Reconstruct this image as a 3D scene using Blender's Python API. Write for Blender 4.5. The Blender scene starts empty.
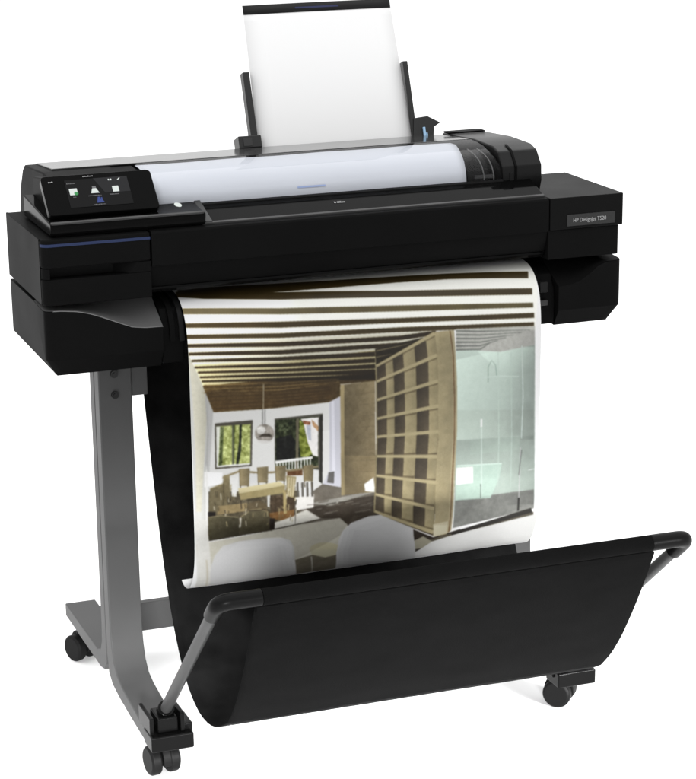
import bpy, bmesh, math
import numpy as np
from mathutils import Vector, Matrix

scene = bpy.context.scene
COL = scene.collection
R = math.radians

# ------------------------------------------------------------ camera
cam_data = bpy.data.cameras.new("camera")
cam = bpy.data.objects.new("camera", cam_data)
COL.objects.link(cam)
YAW, PITCH, ROLL = 0.33638, 0.29322, -0.01668
d = Vector((math.sin(YAW) * math.cos(PITCH), math.cos(YAW) * math.cos(PITCH), -math.sin(PITCH)))
r = Vector((math.cos(YAW), -math.sin(YAW), 0))
u = r.cross(d)
r2 = r * math.cos(ROLL) + u * math.sin(ROLL)
u2 = -r * math.sin(ROLL) + u * math.cos(ROLL)
m = Matrix((r2, u2, -d)).transposed().to_4x4()
m.translation = Vector((-0.69007, -3.25582, 1.52805))
cam.matrix_world = m
cam_data.sensor_fit = 'HORIZONTAL'
cam_data.sensor_width = 36
cam_data.lens = 2202.456 / 696 * 36
cam_data.shift_x = 25.479 / 696
cam_data.shift_y = 59.9225 / 696
cam_data.clip_start = 0.05
cam_data.clip_end = 400
scene.camera = cam

# ------------------------------------------------------------ light
world = bpy.data.worlds.new("World")
scene.world = world
world.use_nodes = True
bg = world.node_tree.nodes['Background']
bg.inputs['Color'].default_value = (1, 1, 1, 1)
bg.inputs['Strength'].default_value = 1.0


def area(name, loc, target, sx, sy, power, spread=180):
    ld = bpy.data.lights.new(name, 'AREA')
    ld.shape = 'RECTANGLE'; ld.size = sx; ld.size_y = sy; ld.energy = power; ld.spread = R(spread)
    o = bpy.data.objects.new(name, ld)
    COL.objects.link(o)
    o.location = loc
    o.rotation_euler = (Vector(target) - Vector(loc)).to_track_quat('-Z', 'Y').to_euler()
    return o


area("ceiling_softbox", (0.5, 2.2, 6.0), (0.5, 2.2, 0), 18.0, 13.0, 880)
area("front_left_shadow_fill", (-0.5, -3.0, 0.70), (0.30, -0.45, 0.0), 0.9, 0.3, 6.5, 22)  # added lamp out of view, washes out the floor shadow under the basket
area("front_right_shadow_fill", (1.7, -3.0, 0.70), (0.75, -0.35, 0.0), 0.9, 0.3, 6.5, 22)  # second added lamp, clears the floor shadow from the right
scene.view_settings.view_transform = 'Standard'
scene.view_settings.look = 'None'
scene.view_settings.exposure = 0.02
scene.view_settings.gamma = 1

# ------------------------------------------------------------ materials
def srgb(c):
    out = []
    for v in c:
        v = v / 255
        out.append(v / 12.92 if v <= 0.04045 else ((v + 0.055) / 1.055) ** 2.4)
    return tuple(out) + (1,)


def mat(name, col, rough=0.5, spec=0.5, metal=0.0, bump=0.0, bscale=300, rvar=0.0, cvar=0.0, cscale=6, stretch=None):
    mt = bpy.data.materials.new(name)
    mt.use_nodes = True
    nt = mt.node_tree; N = nt.nodes; Lk = nt.links
    b = N['Principled BSDF']
    b.inputs['Base Color'].default_value = col
    b.inputs['Roughness'].default_value = rough
    b.inputs['Specular IOR Level'].default_value = spec
    b.inputs['Metallic'].default_value = metal
    tc = N.new('ShaderNodeTexCoord')
    mp = N.new('ShaderNodeMapping'); Lk.new(tc.outputs['Object'], mp.inputs['Vector'])
    if stretch: mp.inputs['Scale'].default_value = stretch
    if bump:
        n = N.new('ShaderNodeTexNoise'); n.inputs['Scale'].default_value = bscale; n.inputs['Detail'].default_value = 3
        Lk.new(mp.outputs[0], n.inputs['Vector'])
        bp = N.new('ShaderNodeBump'); bp.inputs['Strength'].default_value = bump; bp.inputs['Distance'].default_value = 0.001
        Lk.new(n.outputs['Fac'], bp.inputs['Height']); Lk.new(bp.outputs[0], b.inputs['Normal'])
    if rvar or cvar:
        n = N.new('ShaderNodeTexNoise'); n.inputs['Scale'].default_value = cscale; n.inputs['Detail'].default_value = 5
        Lk.new(mp.outputs[0], n.inputs['Vector'])
        if rvar:
            mr = N.new('ShaderNodeMapRange')
            mr.inputs['From Min'].default_value = 0.3; mr.inputs['From Max'].default_value = 0.7
            mr.inputs['To Min'].default_value = max(0, rough - rvar); mr.inputs['To Max'].default_value = rough + rvar
            Lk.new(n.outputs['Fac'], mr.inputs['Value']); Lk.new(mr.outputs[0], b.inputs['Roughness'])
        if cvar:
            mx = N.new('ShaderNodeMix'); mx.data_type = 'RGBA'
            mx.inputs['A'].default_value = tuple(v * (1 - cvar) for v in col[:3]) + (1,)
            mx.inputs['B'].default_value = tuple(min(1, v * (1 + cvar)) for v in col[:3]) + (1,)
            mr = N.new('ShaderNodeMapRange')
            mr.inputs['From Min'].default_value = 0.3; mr.inputs['From Max'].default_value = 0.7
            Lk.new(n.outputs['Fac'], mr.inputs['Value'])
            Lk.new(mr.outputs[0], mx.inputs['Factor']); Lk.new(mx.outputs['Result'], b.inputs['Base Color'])
    return mt


def g(v): return (v, v, v * 1.0, 1)


M = {}
M['case'] = mat('matte_black_plastic', g(0.0052), 0.42, 0.012, bump=0.05, bscale=900, rvar=0.05, cvar=0.12, cscale=5)
M['case_top'] = mat('satin_black_plastic', g(0.0055), 0.42, 0.03, bump=0.03, bscale=900, rvar=0.05)
M['gloss'] = mat('gloss_black_plastic', g(0.0030), 0.10, 0.025, rvar=0.03)
M['cover'] = mat('gloss_dark_grey_cover', g(0.03), 0.12, 0.55, rvar=0.03)
M['recess'] = mat('recess_black', g(0.004), 0.5, 0.06)
M['hub'] = mat('roller_hub_plastic', g(0.008), 0.4, 0.08)
M['jaw_top'] = mat('sheen_lightened_shelf', g(0.09), 0.34, 0.5, bump=0.02, bscale=900)  # lightened grey stands in for light reflected off the shelf
M['smoke'] = mat('smoked_plastic', g(0.0025), 0.06, 0.025, rvar=0.02)
M['cap'] = mat('satin_cap_plastic', g(0.008), 0.30, 0.10, bump=0.02, bscale=900, rvar=0.05)
M['edge'] = mat('edge_highlight_and_rod_grey', g(0.10), 0.3, 0.5)  # pale grey for the painted edge highlight and the guide rods
M['blue'] = mat('blue_trim', srgb((28, 40, 72)), 0.35, 0.2)
M['metal'] = mat('grey_painted_steel', g(0.068), 0.45, 0.12, bump=0.12, bscale=1200, cvar=0.08, rvar=0.05)
M['foot_edge'] = mat('grey_painted_steel_edge', g(0.14), 0.4, 0.4, bump=0.1, bscale=1200)
M['tube'] = mat('dark_grey_tube', g(0.040), 0.4, 0.12, rvar=0.05)
M['elbow'] = mat('black_elbow_plastic', g(0.004), 0.32, 0.06, rvar=0.05)
M['rubber'] = mat('black_caster_rubber', g(0.005), 0.5, 0.1, rvar=0.06)
M['clamp'] = mat('black_clamp_plastic', g(0.0025), 0.25, 0.09)
M['fabric'] = mat('black_woven_fabric', g(0.0034), 0.85, 0.03, bump=0.8, bscale=420, cvar=0.10, cscale=16, stretch=(1, 1, 2.5))
M['fabric_back'] = mat('black_woven_fabric_back', g(0.0075), 0.85, 0.03, bump=0.5, bscale=700, cvar=0.5, cscale=14)
M['paper'] = mat('white_paper', g(0.74), 0.6, 0.2, bump=0.02, bscale=200)
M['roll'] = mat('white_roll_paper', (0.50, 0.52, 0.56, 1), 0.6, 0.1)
M['band'] = mat('black_band', g(0.012), 0.6, 0.15)
M['bandmark'] = mat('band_mark_blue', srgb((46, 50, 78)), 0.6, 0.15)
M['rollmark'] = mat('roll_mark_blue', srgb((150, 165, 200)), 0.6, 0.15)
M['plate'] = mat('badge_plate', g(0.016), 0.3, 0.25)
M['letter'] = mat('badge_lettering', g(0.30), 0.4, 0.3)
M['bolt'] = mat('black_bolt', g(0.004), 0.3, 0.4)
M['guide'] = mat('black_guide_plastic', g(0.014), 0.35, 0.3)
M['lightblue'] = mat('pale_blue_lever', srgb((150, 185, 215)), 0.4, 0.3)
M['floor'] = mat('white_studio_floor', g(0.92), 0.9, 0.0, bump=0.02, bscale=4)


def glass_mat():
    mt = bpy.data.materials.new('clear_smoked_plastic'); mt.use_nodes = True
    nt = mt.node_tree; N = nt.nodes; Lk = nt.links; N.clear()
    out = N.new('ShaderNodeOutputMaterial')
    tr = N.new('ShaderNodeBsdfTransparent'); tr.inputs[0].default_value = (0.97, 0.97, 0.975, 1)
    gl = N.new('ShaderNodeBsdfGlossy'); gl.inputs['Roughness'].default_value = 0.05
    fr = N.new('ShaderNodeFresnel'); fr.inputs[0].default_value = 1.16
    mx = N.new('ShaderNodeMixShader')
    Lk.new(fr.outputs[0], mx.inputs[0]); Lk.new(tr.outputs[0], mx.inputs[1]); Lk.new(gl.outputs[0], mx.inputs[2])
    Lk.new(mx.outputs[0], out.inputs[0])
    return mt


M['clear'] = glass_mat()


def emit(name, col, s):
    mt = bpy.data.materials.new(name); mt.use_nodes = True
    b = mt.node_tree.nodes['Principled BSDF']
    b.inputs['Base Color'].default_value = (0.01, 0.01, 0.01, 1)
    b.inputs['Roughness'].default_value = 0.2; b.inputs['Specular IOR Level'].default_value = 0.01
    b.inputs['Emission Color'].default_value = srgb(col); b.inputs['Emission Strength'].default_value = s
    return mt


M['e_white'] = emit('screen_white', (225, 232, 228), 1)
M['e_grey'] = emit('screen_grey_marks', (120, 120, 122), 1)
M['e_green'] = emit('screen_green', (70, 150, 90), 1)
M['e_blue'] = emit('screen_blue', (62, 78, 140), 1)
M['e_bg'] = emit('screen_background', (9, 9, 10), 1)
M['e_sheen'] = emit('screen_glare_paint', (38, 38, 40), 1)  # faint glow that paints a reflection on the screen

# ------------------------------------------------------------ builders
class MB:
    def __init__(s): s.bm = bmesh.new()
    def poly(s, vs):
        return s.bm.faces.new([s.bm.verts.new(v) for v in vs])
    def box(s, x0, x1, y0, y1, z0, z1):
        return s.prism([(y0, z0), (y1, z0), (y1, z1), (y0, z1)], x0, x1)
    def prism(s, prof, x0, x1, prof2=None):
        """prism along x; prof = (y,z) outline"""
        prof2 = prof2 or prof
        a = [s.bm.verts.new((x0, y, z)) for y, z in prof]
        b = [s.bm.verts.new((x1, y, z)) for y, z in prof2]
        n = len(a)
        s.bm.faces.new(a); s.bm.faces.new(b[::-1])
        for i in range(n):
            s.bm.faces.new((a[i], b[i], b[(i + 1) % n], a[(i + 1) % n]))
        return s
    def loft(s, rings, cap=True, closed=True):
        R_ = [[s.bm.verts.new(v) for v in ring] for ring in rings]
        n = len(R_[0])
        for A, B in zip(R_, R_[1:]):
            for i in range(n if closed else n - 1):
                s.bm.faces.new((A[i], B[i], B[(i + 1) % n], A[(i + 1) % n]))
        if cap: s.bm.faces.new(R_[0][::-1]); s.bm.faces.new(R_[-1])
        return s
    def tube(s, pts, rad, seg=16):
        pts = [Vector(p) for p in pts]; rings = []
        ref = None
        for i, p in enumerate(pts):
            t = (pts[min(i + 1, len(pts) - 1)] - pts[max(i - 1, 0)]).normalized()
            if ref is None:
                ref = t.cross(Vector((0.3, 0.2, 0.9))).normalized()
            ref = (ref - t * ref.dot(t)).normalized(); w = t.cross(ref)
            rr = rad[i] if isinstance(rad, (list, tuple)) else rad
            rings.append([tuple(p + (ref * math.cos(2 * math.pi * k / seg) + w * math.sin(2 * math.pi * k / seg)) * rr) for k in range(seg)])
        return s.loft(rings)
    def cyl(s, c, axis, rad, h, seg=32):
        c = Vector(c); a = Vector(axis).normalized()
        return s.tube([c - a * h / 2, c + a * h / 2], rad, seg)
    def xform(s, M4):
        bmesh.ops.transform(s.bm, matrix=M4, verts=s.bm.verts); return s


def obj(name, mb, material, parent=None, bevel=0.0, seg=3, smooth=True, angle=35, solid=0.0):
    bm = mb.bm if isinstance(mb, MB) else mb
    bmesh.ops.recalc_face_normals(bm, faces=bm.faces)
    if parent is not None:
        off = wloc(parent)
        bmesh.ops.translate(bm, vec=-off, verts=bm.verts)
    me = bpy.data.meshes.new(name); bm.to_mesh(me); bm.free()
    o = bpy.data.objects.new(name, me); COL.objects.link(o)
    me.materials.append(M[material] if isinstance(material, str) else material)
    if smooth:
        me.shade_smooth()
        if not bevel: me.set_sharp_from_angle(angle=R(angle))
    if parent is not None: o.parent = parent
    if solid:
        md = o.modifiers.new('solidify', 'SOLIDIFY'); md.thickness = solid; md.offset = 0
    if bevel:
        md = o.modifiers.new('bevel', 'BEVEL'); md.width = bevel; md.segments = seg
        md.limit_method = 'ANGLE'; md.angle_limit = R(28); md.harden_normals = True
    return o


def wloc(o):
    v = Vector((0, 0, 0))
    while o is not None: v += o.location; o = o.parent
    return v


def empty(name, loc, label, cat, group=None):
    o = bpy.data.objects.new(name, None); COL.objects.link(o); o.location = loc
    o.empty_display_size = 0.1
    tag(o, label, cat, group); return o


def tag(o, label, cat, group=None):
    o['label'] = label; o['category'] = cat
    if group: o['group'] = group
    return o


def copy_tree(o, parent=None, shift=(0, 0, 0), top=True):
    c = o.copy(); COL.objects.link(c)
    if parent: c.parent = parent
    if top: c.location = o.location + Vector(shift)
    for ch in list(o.children): copy_tree(ch, c, top=False)
    return c


def text_mesh(name, body, size, material, parent, origin, xdir, ydir, thick=0.0002):
    cu = bpy.data.curves.new(name, 'FONT'); cu.body = body; cu.size = size; cu.extrude = thick
    t = bpy.data.objects.new(name, cu); COL.objects.link(t)
    dg = bpy.context.evaluated_depsgraph_get(); dg.update()
    me = bpy.data.meshes.new_from_object(t.evaluated_get(dg))
    COL.objects.unlink(t); bpy.data.objects.remove(t); bpy.data.curves.remove(cu)
    xd = Vector(xdir); yd = Vector(ydir); zd = xd.normalized().cross(yd.normalized())
    M4 = Matrix((xd, yd, zd)).transposed().to_4x4(); M4.translation = Vector(origin) - (wloc(parent) if parent else Vector())
    me.transform(M4); me.name = name
    me.materials.clear(); me.materials.append(M[material])
    o = bpy.data.objects.new(name, me); COL.objects.link(o); o.parent = parent
    return o

# ------------------------------------------------------------ floor
mb = MB(); mb.poly([(-60, -60, 0), (60, -60, 0), (60, 120, 0), (-60, 120, 0)])
fl = obj('floor', mb, 'floor', smooth=False); fl['kind'] = 'structure'

W = 0.987
# ------------------------------------------------------------ printer
PR = empty('large_format_printer', (W / 2, 0.16, 0.65),
           'wide black large-format printer with a touch screen, standing on a grey steel stand', 'printer')

# left ink housing (upper left module)
def rounded_plan(x0, x1, y0, y1, rad, corners, n=6):
    """plan outline (x,y); corners: subset of 'fl','fr' rounded"""
    pts = []
    if 'fl' in corners:
        for k in range(n + 1):
            a = math.pi + (math.pi / 2) * k / n
            pts.append((x0 + rad + rad * math.cos(a), y0 + rad + rad * math.sin(a)))
    else: pts.append((x0, y0))
    if 'fr' in corners:
        for k in range(n + 1):
            a = 1.5 * math.pi + (math.pi / 2) * k / n
            pts.append((x1 - rad + rad * math.cos(a), y0 + rad + rad * math.sin(a)))
    else: pts.append((x1, y0))
    pts += [(x1, y1), (x0, y1)]
    return pts
def plan_box(plan, z0, z1):
    return MB().loft([[(x, y, z0) for x, y in plan], [(x, y, z1) for x, y in plan]])

ink = obj('ink_housing', plan_box([(0.0004, 0.256), (0.0004, 0.0142), (0.0022, 0.0082), (0.0062, 0.0032), (0.0115, 0.0010), (0.0150, 0.0235), (0.1715, 0.0235), (0.1715, 0.256)], 0.8080, 0.8243), 'case', PR)
up = obj('housing_top_band', plan_box(rounded_plan(0, 0.172, 0.0, 0.257, 0.014, ('fl',)), 0.8245, 0.870), 'case', PR, bevel=0.004)
# lower front panel with angled scoop top
mb = MB()
plan = rounded_plan(0, 0.172, 0.0, 0.257, 0.014, ('fl',))
mb.loft([[(x, y, 0.7665) for x, y in plan], [(x, y, 0.8075) for x, y in plan]])
obj('housing_lower_panel', mb, 'case', PR, bevel=0.0025)
mb = MB()                      # filler right of the finger recess, slanted
a = [(0.118, 0.0225, 0.8245), (0.172, 0.0225, 0.8245), (0.172, 0.0225, 0.8075), (0.150, 0.0225, 0.8075)]
mb.loft([[(x, 0.002, z) for x, _, z in [(0.150, 0, 0.8245), (0.172, 0, 0.8245), (0.172, 0, 0.8075), (0.137, 0, 0.8075)]],
         [(x, 0.026, z) for x, _, z in [(0.112, 0, 0.8245), (0.172, 0, 0.8245), (0.172, 0, 0.8075), (0.112, 0, 0.8075)]]])
obj('finger_recess_end', mb, 'case', PR, bevel=0.0008)
mb = MB(); mb.box(0.002, 0.15, 0.0225, 0.0245, 0.806, 0.826); obj('finger_recess', mb, 'recess', PR)
mb = MB(); pl = rounded_plan(-0.0006, 0.1715, -0.0006, 0.03, 0.0145, ('fl',))
pl2 = [(x, y) for x, y in pl if y < 0.012]
mb.loft([[(x, y, z) for x, y in pl2] for z in (0.8585, 0.8630)], cap=False, closed=False)
obj('blue_trim', mb, 'blue', PR)

obj('side_panel', MB().loft([[(-0.0007, 0.0150, z), (0.004, 0.0150, z), (0.004, 0.2575, z), (-0.0007, 0.2575, z)] for z in (0.7668, 0.8698)]), 'case', PR, bevel=0.0006, seg=2)
# left lower jaw with swooping shelf, painted paler for its sheen
def swoop(x):
    xs = [0, 0.024, 0.05, 0.07, 0.09, 0.115, 0.138, 0.16, 0.187]
    zs = [0.758, 0.7575, 0.7545, 0.7495, 0.742, 0.731, 0.7215, 0.7185, 0.718]
    return float(np.interp(x, xs, zs))
def jaw(name, mirror, x1, top_mat, parent):
    n = 28; mb = MB(); r_ = 0.013
    f = (lambda x: W - x) if mirror else (lambda x: x)
    def yf(x): return 0 if x > r_ else r_ - math.sqrt(max(0, r_ * r_ - (r_ - x) ** 2))
    xs = [0, 0.001, 0.003, 0.006, 0.009, 0.013] + [0.013 + (x1 - 0.013) * (k + 1) / n for k in range(n)]
    top_f, bot_f, low, lowb, topb = [], [], [], [], []
    for x in xs:
        z = swoop_fn(x, x1, mirror)
        yb = 0.075 if True else 0
        top_f.append((f(x), yf(x), z)); topb.append((f(x), 0.255, 0.760))
        bot_f.append((f(x), yf(x), 0.680)); xi = 0.019 + (x) * (x1 - 0.019) / x1
        low.append((f(xi), 0.019, 0.651)); lowb.append((f(x), 0.2545, 0.6735))
    bb = [(f(x), 0.255, 0.680) for x in xs]
    bm = mb.bm
    rows = [[bm.verts.new(p) for p in row] for row in (top_f, bot_f, low, lowb, bb, topb)]
    mids = [bm.verts.new((f(x), 0.078, 0.7602)) for x in xs]
    rows = rows[:6] + [mids]
    for A, B in zip(rows, rows[1:] + rows[:1]):
        for i in range(len(xs) - 1):
            bm.faces.new((A[i], A[i + 1], B[i + 1], B[i]))
    bm.faces.new([row[0] for row in rows]); bm.faces.new([row[-1] for row in rows][::-1])
    o = obj(name, mb, 'case', parent, bevel=0.0012, seg=2)
    return o, [Vector(p) for p in top_f], [Vector((f(x), 0.078, 0.7602)) for x in xs]
def swoop_fn(x, x1, mirror):
    if mirror:
        return float(np.interp(x, [0, 0.03, 0.045, 0.06, 0.08, 0.1, x1], [0.757, 0.7555, 0.750, 0.738, 0.726, 0.7215, 0.7205]))
    return swoop(x)
def shelf_skin(name, tf, tm, material, parent, mirror):
    mb = MB(); A = [mb.bm.verts.new(p + Vector((0, 0.0012, 0.0008))) for p in tf]; B = [mb.bm.verts.new(p + Vector((0, 0, 0.0008))) for p in tm]
    for i in range(len(A) - 1): mb.bm.faces.new((A[i], A[i + 1], B[i + 1], B[i]))
    return obj(name, mb, material, parent)
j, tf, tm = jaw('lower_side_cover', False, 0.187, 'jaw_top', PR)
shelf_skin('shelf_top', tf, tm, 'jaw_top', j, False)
def highlight_bead(tf, parent):
    m_ = MB(); m_.tube([p + Vector((0, 0.0006, 0.0005)) for p in tf[5:]], 0.0007, 6); obj('highlight_bead', m_, 'edge', parent)  # thin pale bead painted in as the highlight along the shelf edge
highlight_bead(tf, j)
rj, tf, tm = jaw('lower_side_cover', True, 0.117, 'case', PR)
shelf_skin('shelf_top', tf, tm, 'case', rj, True)

# right service module
mb = plan_box(rounded_plan(0.8525, W, 0.0, 0.2244, 0.004, ('fr',)), 0.8165, 0.870)
cov = obj('service_cover', mb, 'case_top', PR, bevel=0.0015)
obj('service_housing', plan_box(rounded_plan(0.851, W - 0.006, 0.004, 0.222, 0.004, ('fr',)), 0.7665, 0.8165), 'case', PR, bevel=0.002)
mb = MB(); mb.box(0.883, 0.971, -0.0012, 0.002, 0.8215, 0.841)
pl = obj('badge', mb, 'plate', PR, bevel=0.0004, seg=1)
text_mesh('lettering', 'HP Designjet T520', 0.0092, 'letter', pl, (0.8935, -0.0016, 0.8282), (0.86, 0, 0), (0, 0, 1))

# centre front cover
mb = MB()
mb.prism([(0.0, 0.8150), (0.0, 0.8665), (0.003, 0.870), (0.012, 0.871), (0.02, 0.8705), (0.02, 0.8150)], 0.1738, 0.8508)
obj('front_cover', mb, 'case', PR, bevel=0.0012, seg=2)
mb = MB()
mb.prism([(0.006, 0.8150), (0.009, 0.800), (0.016, 0.782), (0.024, 0.774), (0.06, 0.772), (0.06, 0.8150)], 0.1725, 0.8508)
obj('front_valance', mb, 'case', PR, bevel=0.0008, seg=2)
mb = MB()
mb.prism([(0.017, 0.7785), (0.015, 0.7755), (0.021, 0.7700), (0.03, 0.7700), (0.03, 0.7785)], 0.1735, 0.8500)
obj('valance_lip', mb, 'gloss', PR)
# inner frame and body behind everything
mb = MB(); mb.box(0.15, 0.855, 0.06, 0.30, 0.772, 0.868); obj('inner_body', mb, 'recess', PR)
mb = MB(); mb.box(0.175, 0.868, 0.07, 0.29, 0.655, 0.745); obj('output_platen', mb, 'recess', PR, bevel=0.02, seg=5)
# platen end guides, curved black ribs next to the sheet
def plat(x0, x1, ins, name, mname, zb=0.655):
    prof = [(0.10, 0.758 - ins), (0.05, 0.7545 - ins), (0.03, 0.746 - ins), (0.016 + ins, 0.733 - ins), (0.008 + ins, 0.715), (0.005 + ins, 0.69), (0.008 + ins, zb), (0.10, zb)]
    m_ = MB(); m_.prism(prof, x0, x1); return obj(name, m_, mname, PR, bevel=0.0012, seg=2)
plat(0.1885, 0.2225, 0.006, 'platen_end', 'case')
plat(0.200, 0.209, 0.002, 'platen_rib', 'case', 0.70)
plat(0.215, 0.2235, 0.000, 'platen_rib', 'hub', 0.695)
plat(0.8355, 0.869, 0.008, 'platen_end', 'case')
plat(0.8365, 0.8425, 0.002, 'platen_rib', 'case', 0.70)
mb = MB(); mb.box(0.838, 0.852, 0.004, 0.02, 0.712, 0.730); obj('latch', mb, 'hub', PR, bevel=0.0015)
mb = MB(); mb.box(0.838, 0.852, 0.0035, 0.02, 0.690, 0.699); obj('latch', mb, 'bolt', PR, bevel=0.001)

# roll cover -----------------------------------------------------------
XL, XR = 0.050, 0.872
prof_cap = [(0.12, 0.845), (0.082, 0.868), (0.075, 0.888), (0.076, 0.914), (0.096, 0.937), (0.118, 0.9435), (0.20, 0.9445), (0.335, 0.936),
            (0.352, 0.926), (0.372, 0.90), (0.388, 0.865), (0.39, 0.80), (0.36, 0.72), (0.15, 0.72), (0.15, 0.845)]
mb = MB(); mb.prism(prof_cap, 0.800, XR); obj('cover_end_cap', mb, 'cap', PR, bevel=0.003)
mb = MB(); mb.prism([(0.15, 0.80), (0.15, 0.9375), (0.20, 0.9405), (0.335, 0.932), (0.352, 0.922), (0.372, 0.896), (0.388, 0.861), (0.39, 0.80)], XL, 0.20)
obj('cover_end_cap', mb, 'case', PR, bevel=0.003)
# glossy top flap
mb = MB(); mb.prism([(0.214, 0.9425), (0.337, 0.9335), (0.337, 0.9285), (0.214, 0.9375)], 0.070, 0.7995)
obj('rear_flap', mb, 'cover', PR, bevel=0.001, seg=2)
mb = MB(); mb.prism([(0.206, 0.9425), (0.2138, 0.9423), (0.2138, 0.935), (0.206, 0.935)], 0.165, 0.7995)
obj('flap_front_strip', mb, 'case', PR, bevel=0.0006, seg=2)
mb = MB(); mb.prism([(0.26, 0.925), (0.350, 0.925), (0.372, 0.896), (0.388, 0.861), (0.39, 0.78), (0.26, 0.78)], 0.20, 0.80)
obj('rear_body', mb, 'case', PR, bevel=0.002)
# clear curved window over the roll
cl = [(0.0755, 0.8925), (0.077, 0.905), (0.084, 0.9165), (0.098, 0.927), (0.12, 0.9345), (0.15, 0.9395), (0.18, 0.942), (0.206, 0.9425)]
mb = MB(); mb.loft([[(x, y, z) for y, z in cl] for x in (0.205, 0.7995)], cap=False, closed=False)
obj('clear_window', mb, 'clear', PR)
# smoked lower panel sloping down to the front edge
mb = MB(); mb.prism([(0.0765, 0.8925), (0.021, 0.8735), (0.021, 0.868), (0.0765, 0.872)], 0.262, 0.8500)
lp = obj('smoked_panel', mb, 'smoke', PR, bevel=0.0008, seg=2)
mb = MB(); mb.prism([(0.0785, 0.8945), (0.0725, 0.8928), (0.0725, 0.8905), (0.0785, 0.8905)], 0.262, 0.80)
obj('panel_rear_bead', mb, 'hub', PR)
mb = MB(); mb.prism([(0.022, 0.8752), (0.0165, 0.8736), (0.0165, 0.868), (0.022, 0.868)], 0.262, 0.850)
obj('panel_front_bead', mb, 'tube', PR, bevel=0.0006)
# small pale mark on the smoked panel
dsl = Vector((0, 0.0555, 0.019)).normalized()
mb = MB()
for k, (a, w_, h_) in enumerate([(0, .0028, .003), (.0048, .0012, .0026), (.0068, .0018, .0036), (.0092, .0012, .003), (.0110, .0012, .0036), (.0130, .0024, .0022), (.0160, .0022, .0022)]):
    b0 = Vector((0.492 + a, 0.046, 0.8828)); mb.poly([b0, b0 + Vector((w_, 0, 0)), b0 + Vector((w_, 0, 0)) + dsl * h_ * 1.6, b0 + dsl * h_ * 1.6])
obj('printed_mark', mb, 'letter', lp, smooth=False)
# hub and roller seen at the right of the roll
mb = MB(); mb.cyl((0.766, 0.15, 0.877), (1, 0, 0), 0.056, 0.040, 40); mb.cyl((0.7935, 0.15, 0.877), (1, 0, 0), 0.044, 0.012, 40)
obj('spindle_hub', mb, 'hub', PR, bevel=0.002)
mb = MB(); mb.box(0.752, 0.788, 0.0805, 0.086, 0.897, 0.9025); obj('hub_lever', mb, 'tube', PR, bevel=0.0008)
mb = MB(); mb.prism([(0.08, 0.8705), (0.0775, 0.888), (0.0787, 0.912), (0.099, 0.935), (0.12, 0.9405), (0.20, 0.9415), (0.20, 0.8705)], 0.8002, 0.8085)
for xg in (0.7685, 0.7860):
    m_ = MB(); m_.tube([(xg, 0.0795, 0.893), (xg, 0.0812, 0.904), (xg, 0.088, 0.914), (xg, 0.101, 0.924), (xg, 0.122, 0.931), (xg, 0.152, 0.936)], 0.0009, 8); obj('guide_rod', m_, 'edge', PR)
# end-cap surface details
mb2 = MB(); mb2.prism([(0.0735, 0.888), (0.0745, 0.9147), (0.0952, 0.9385), (0.118, 0.9452), (0.118, 0.9442), (0.0975, 0.9365), (0.0775, 0.913), (0.0765, 0.888)], 0.822, 0.826)
mb.bm.free(); obj('cap_seam', mb2, 'gloss', PR)
mb = MB(); mb.prism([(0.0735, 0.884), (0.0745, 0.905), (0.0765, 0.905), (0.0765, 0.884)], 0.812, 0.8195); obj('cap_latch', mb, 'hub', PR, bevel=0.001)
mb = MB(); mb.box(0.796, 0.866, 0.300, 0.322, 0.9385, 0.9415); obj('rear_catch', mb, 'case', PR, bevel=0.001)
# dark floor inside roll bay
mb = MB(); mb.box(0.20, 0.80, 0.0785, 0.26, 0.868, 0.8705); obj('roll_bay', mb, 'recess', PR)
# diagonal ridge left of the window
mb = MB()
mb.loft([[(0.266, 0.21, 0.884), (0.277, 0.21, 0.884), (0.277, 0.21, 0.868), (0.266, 0.21, 0.868)],
         [(0.266, 0.08, 0.899), (0.277, 0.08, 0.899), (0.277, 0.08, 0.868), (0.266, 0.08, 0.868)],
         [(0.267, 0.018, 0.8755), (0.279, 0.018, 0.8755), (0.279, 0.018, 0.868), (0.267, 0.018, 0.868)]])
obj('diagonal_ridge', mb, 'tube', PR, bevel=0.0015)

# control panel base ----------------------------------------------------
mb = MB()
mb.prism([(0.013, 0.8725), (0.009, 0.886), (0.010, 0.8915), (0.20, 0.9065), (0.20, 0.8725)], 0.018, 0.2655)
base = obj('control_base', mb, 'gloss', PR, bevel=0.002)
mb = MB(); mb.box(0.03, 0.262, 0.02, 0.20, 0.8695, 0.874); obj('base_foot', mb, 'recess', PR)
mb = MB(); mb.prism([(0.0095, 0.8902), (0.0085, 0.8928), (0.0125, 0.8945), (0.016, 0.8932)], 0.020, 0.262); obj('base_front_lip', mb, 'tube', base)
mb = MB(); mb.loft([[(0.2365 + 0.0052 * math.cos(t), 0.066 + 0.0115 * math.sin(t), 0.8962 + 0.0115 * math.sin(t) * 0.079 + dz) for t in [2 * math.pi * k / 24 for k in range(24)]] for dz in (-0.001, 0.0008)])
obj('power_button', mb, 'e_white', base)
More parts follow.
